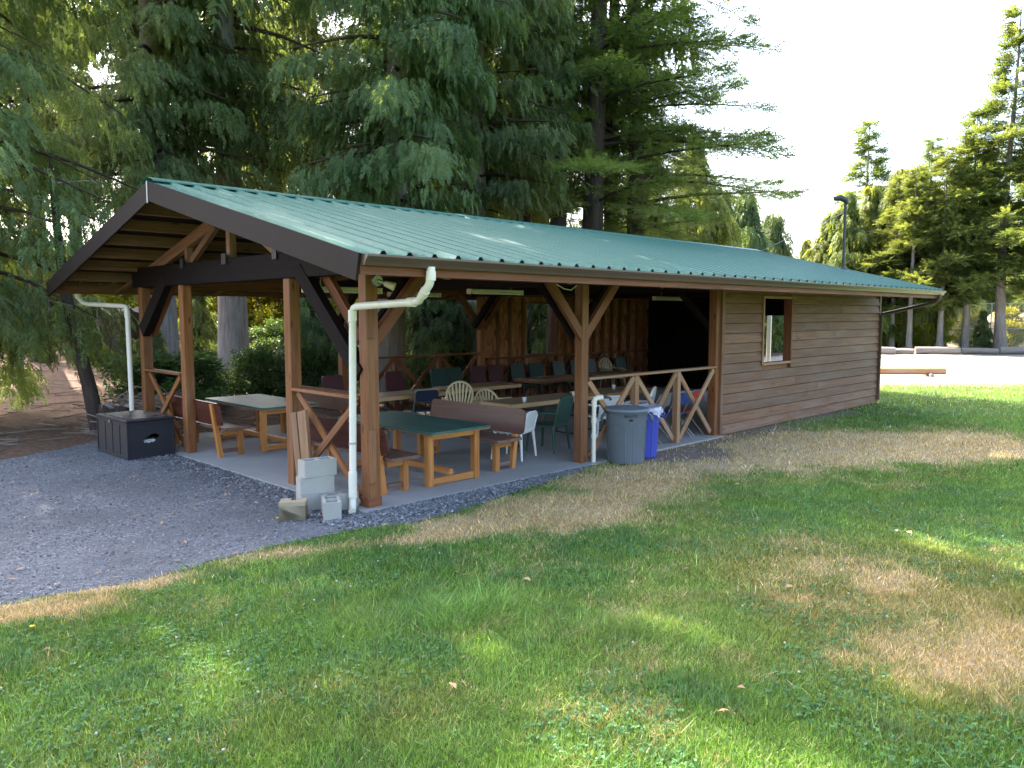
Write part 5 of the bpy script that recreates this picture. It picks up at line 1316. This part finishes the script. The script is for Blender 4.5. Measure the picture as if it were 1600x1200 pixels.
# grey-blue gravel: loose chips on the drive, larger drain rock along the slab
def stones(n, xs_, ys_, s0, s1, zoff, seed):
    r_ = np.random.default_rng(seed); base = np.array([[1, 0, 0], [0, 1, 0], [-1, 0, 0], [0, -1, 0], [0, 0, 1], [0, 0, -1]], float)
    F = [(0, 1, 4), (1, 2, 4), (2, 3, 4), (3, 0, 4), (1, 0, 5), (2, 1, 5), (3, 2, 5), (0, 3, 5)]
    P = base[None] * r_.uniform(.6, 1.25, (n, 6, 1)); P = P + r_.normal(0, .22, (n, 6, 3))
    q = r_.normal(0, 1, (n, 4)); q /= np.linalg.norm(q, axis=1, keepdims=True); w_, xq, yq, zq = q.T
    Rm = np.stack([np.stack([1 - 2 * (yq * yq + zq * zq), 2 * (xq * yq - zq * w_), 2 * (xq * zq + yq * w_)], 1), np.stack([2 * (xq * yq + zq * w_), 1 - 2 * (xq * xq + zq * zq), 2 * (yq * zq - xq * w_)], 1), np.stack([2 * (xq * zq - yq * w_), 2 * (yq * zq + xq * w_), 1 - 2 * (xq * xq + yq * yq)], 1)], 1)
    sc = np.exp(r_.uniform(math.log(s0), math.log(s1), n)) * .5
    P = np.einsum('nij,nkj->nki', Rm, P) * np.array([1, 1, .75]) * sc[:, None, None] + np.stack([xs_, ys_, zoff + sc * .35], 1)[:, None]
    V = P[:, np.array(F)].reshape(-1, 3)
    g = np.clip(r_.lognormal(math.log(.16), .42, n), .04, .62); tone = r_.uniform(-.03, .03, n)
    c = np.stack([g * (1 + tone), g * (1.005), g * (1.05 - tone), np.ones(n)], 1)
    return V, np.repeat(c, 24, 0)
m = Mat('stone_chips'); m.base(m.attr('Col').outputs['Color']); m.set(.8, .3); M_STONE = m.m
x, y, dp = scatter(70000, 5.5, 19, 1.15); k = inside(x, y, DRIVE) & (x < .02); V, C_ = stones(k.sum(), x[k], y[k], .010, .028, .006, 1)
tag(link('gravel_chips', np_mesh('gravel_chips', V, 3, M_STONE, C_)), 'loose blue-grey gravel chips covering the drive', 'gravel', kind='stuff')
r_ = np.random.default_rng(5); x = r_.uniform(-.7, 4.0, 9000); y = -.14 - np.abs(r_.normal(0, .26, 9000)); k = inside(x, y, DRIVE); x, y = x[k], y[k]
x2 = r_.normal(-.30, .22, 3400); y2 = r_.uniform(-.3, 6.6, 3400); x = np.concatenate([x, x2]); y = np.concatenate([y, y2]); k = ~((x > -.15) & (y > -.15)) ; x, y = x[k], y[k]
V, C_ = stones(len(x), x, y, .018, .046, .008, 6)
tag(link('drain_rock', np_mesh('drain_rock', V, 3, M_STONE, C_)), 'coarse grey drain rock along the edge of the slab', 'gravel', kind='stuff')
# fallen leaves and needles on the lawn
mb = MB()
for k in range(60):
    x, y, _ = scatter(1, 4, 12, 1.1); a = random.uniform(0, 6.28); s = random.uniform(.02, .05); c = (x[0], y[0], .05); 
    if not is_lawn(x, y)[0]: continue
    mb.add([(c[0] - math.cos(a) * s, c[1] - math.sin(a) * s, .045), (c[0] + math.sin(a) * s * .5, c[1] - math.cos(a) * s * .5, .06), (c[0] + math.cos(a) * s, c[1] + math.sin(a) * s, .045), (c[0] - math.sin(a) * s * .5, c[1] + math.cos(a) * s * .5, .052)], [(0, 1, 2, 3)])
tag(mb.build('fallen_leaves', plain('dry_leaf', (.45, .28, .14), .8)), 'dry fallen leaves lying on the grass', 'leaves', kind='stuff')

# needles and twigs dropped on the roof and the drive
r_ = np.random.default_rng(15); n = 1500
x = r_.uniform(-OF + .1, XE - .1, n); y = -OV + (W / 2 + OV) * r_.uniform(0, 1, n) ** 1.3; a = r_.uniform(0, 6.28, n); l_ = r_.uniform(.015, .06, n); w_ = r_.uniform(.004, .016, n)
z = EAVE + (y + OV) * SL + .006
t_ = np.stack([np.cos(a), np.sin(a), np.sin(a) * SL], 1) * l_[:, None]; b_ = np.stack([-np.sin(a), np.cos(a), np.cos(a) * SL], 1) * w_[:, None]; c0 = np.stack([x, y, z], 1)
V = np.stack([c0 - t_, c0 + b_, c0 + t_, c0 - b_], 1).reshape(-1, 3)
tag(link('roof_litter', np_mesh('roof_litter', V, 4, plain('brown_needles', (.20, .13, .075), .9))), 'fallen brown needles lying on the green roof', 'needles', kind='stuff')
x, y, dp = scatter(1600, 6, 18, 1.1); k = inside(x, y, DRIVE) & (x < -.2); x, y = x[k], y[k]; n = len(x); a = r_.uniform(0, 6.28, n); l_ = r_.uniform(.01, .045, n); w_ = l_ * r_.uniform(.1, .5, n)
c0 = np.stack([x, y, np.full(n, .026)], 1); t_ = np.stack([np.cos(a), np.sin(a), r_.normal(0, .2, n)], 1) * l_[:, None]; b_ = np.stack([-np.sin(a), np.cos(a), 0 * a], 1) * w_[:, None]
tag(link('drive_litter', np_mesh('drive_litter', np.stack([c0 - t_, c0 + b_, c0 + t_, c0 - b_], 1).reshape(-1, 3), 4, plain('dry_litter', (.36, .24, .14), .9))), 'dry leaf bits scattered over the gravel drive', 'leaf litter', kind='stuff')
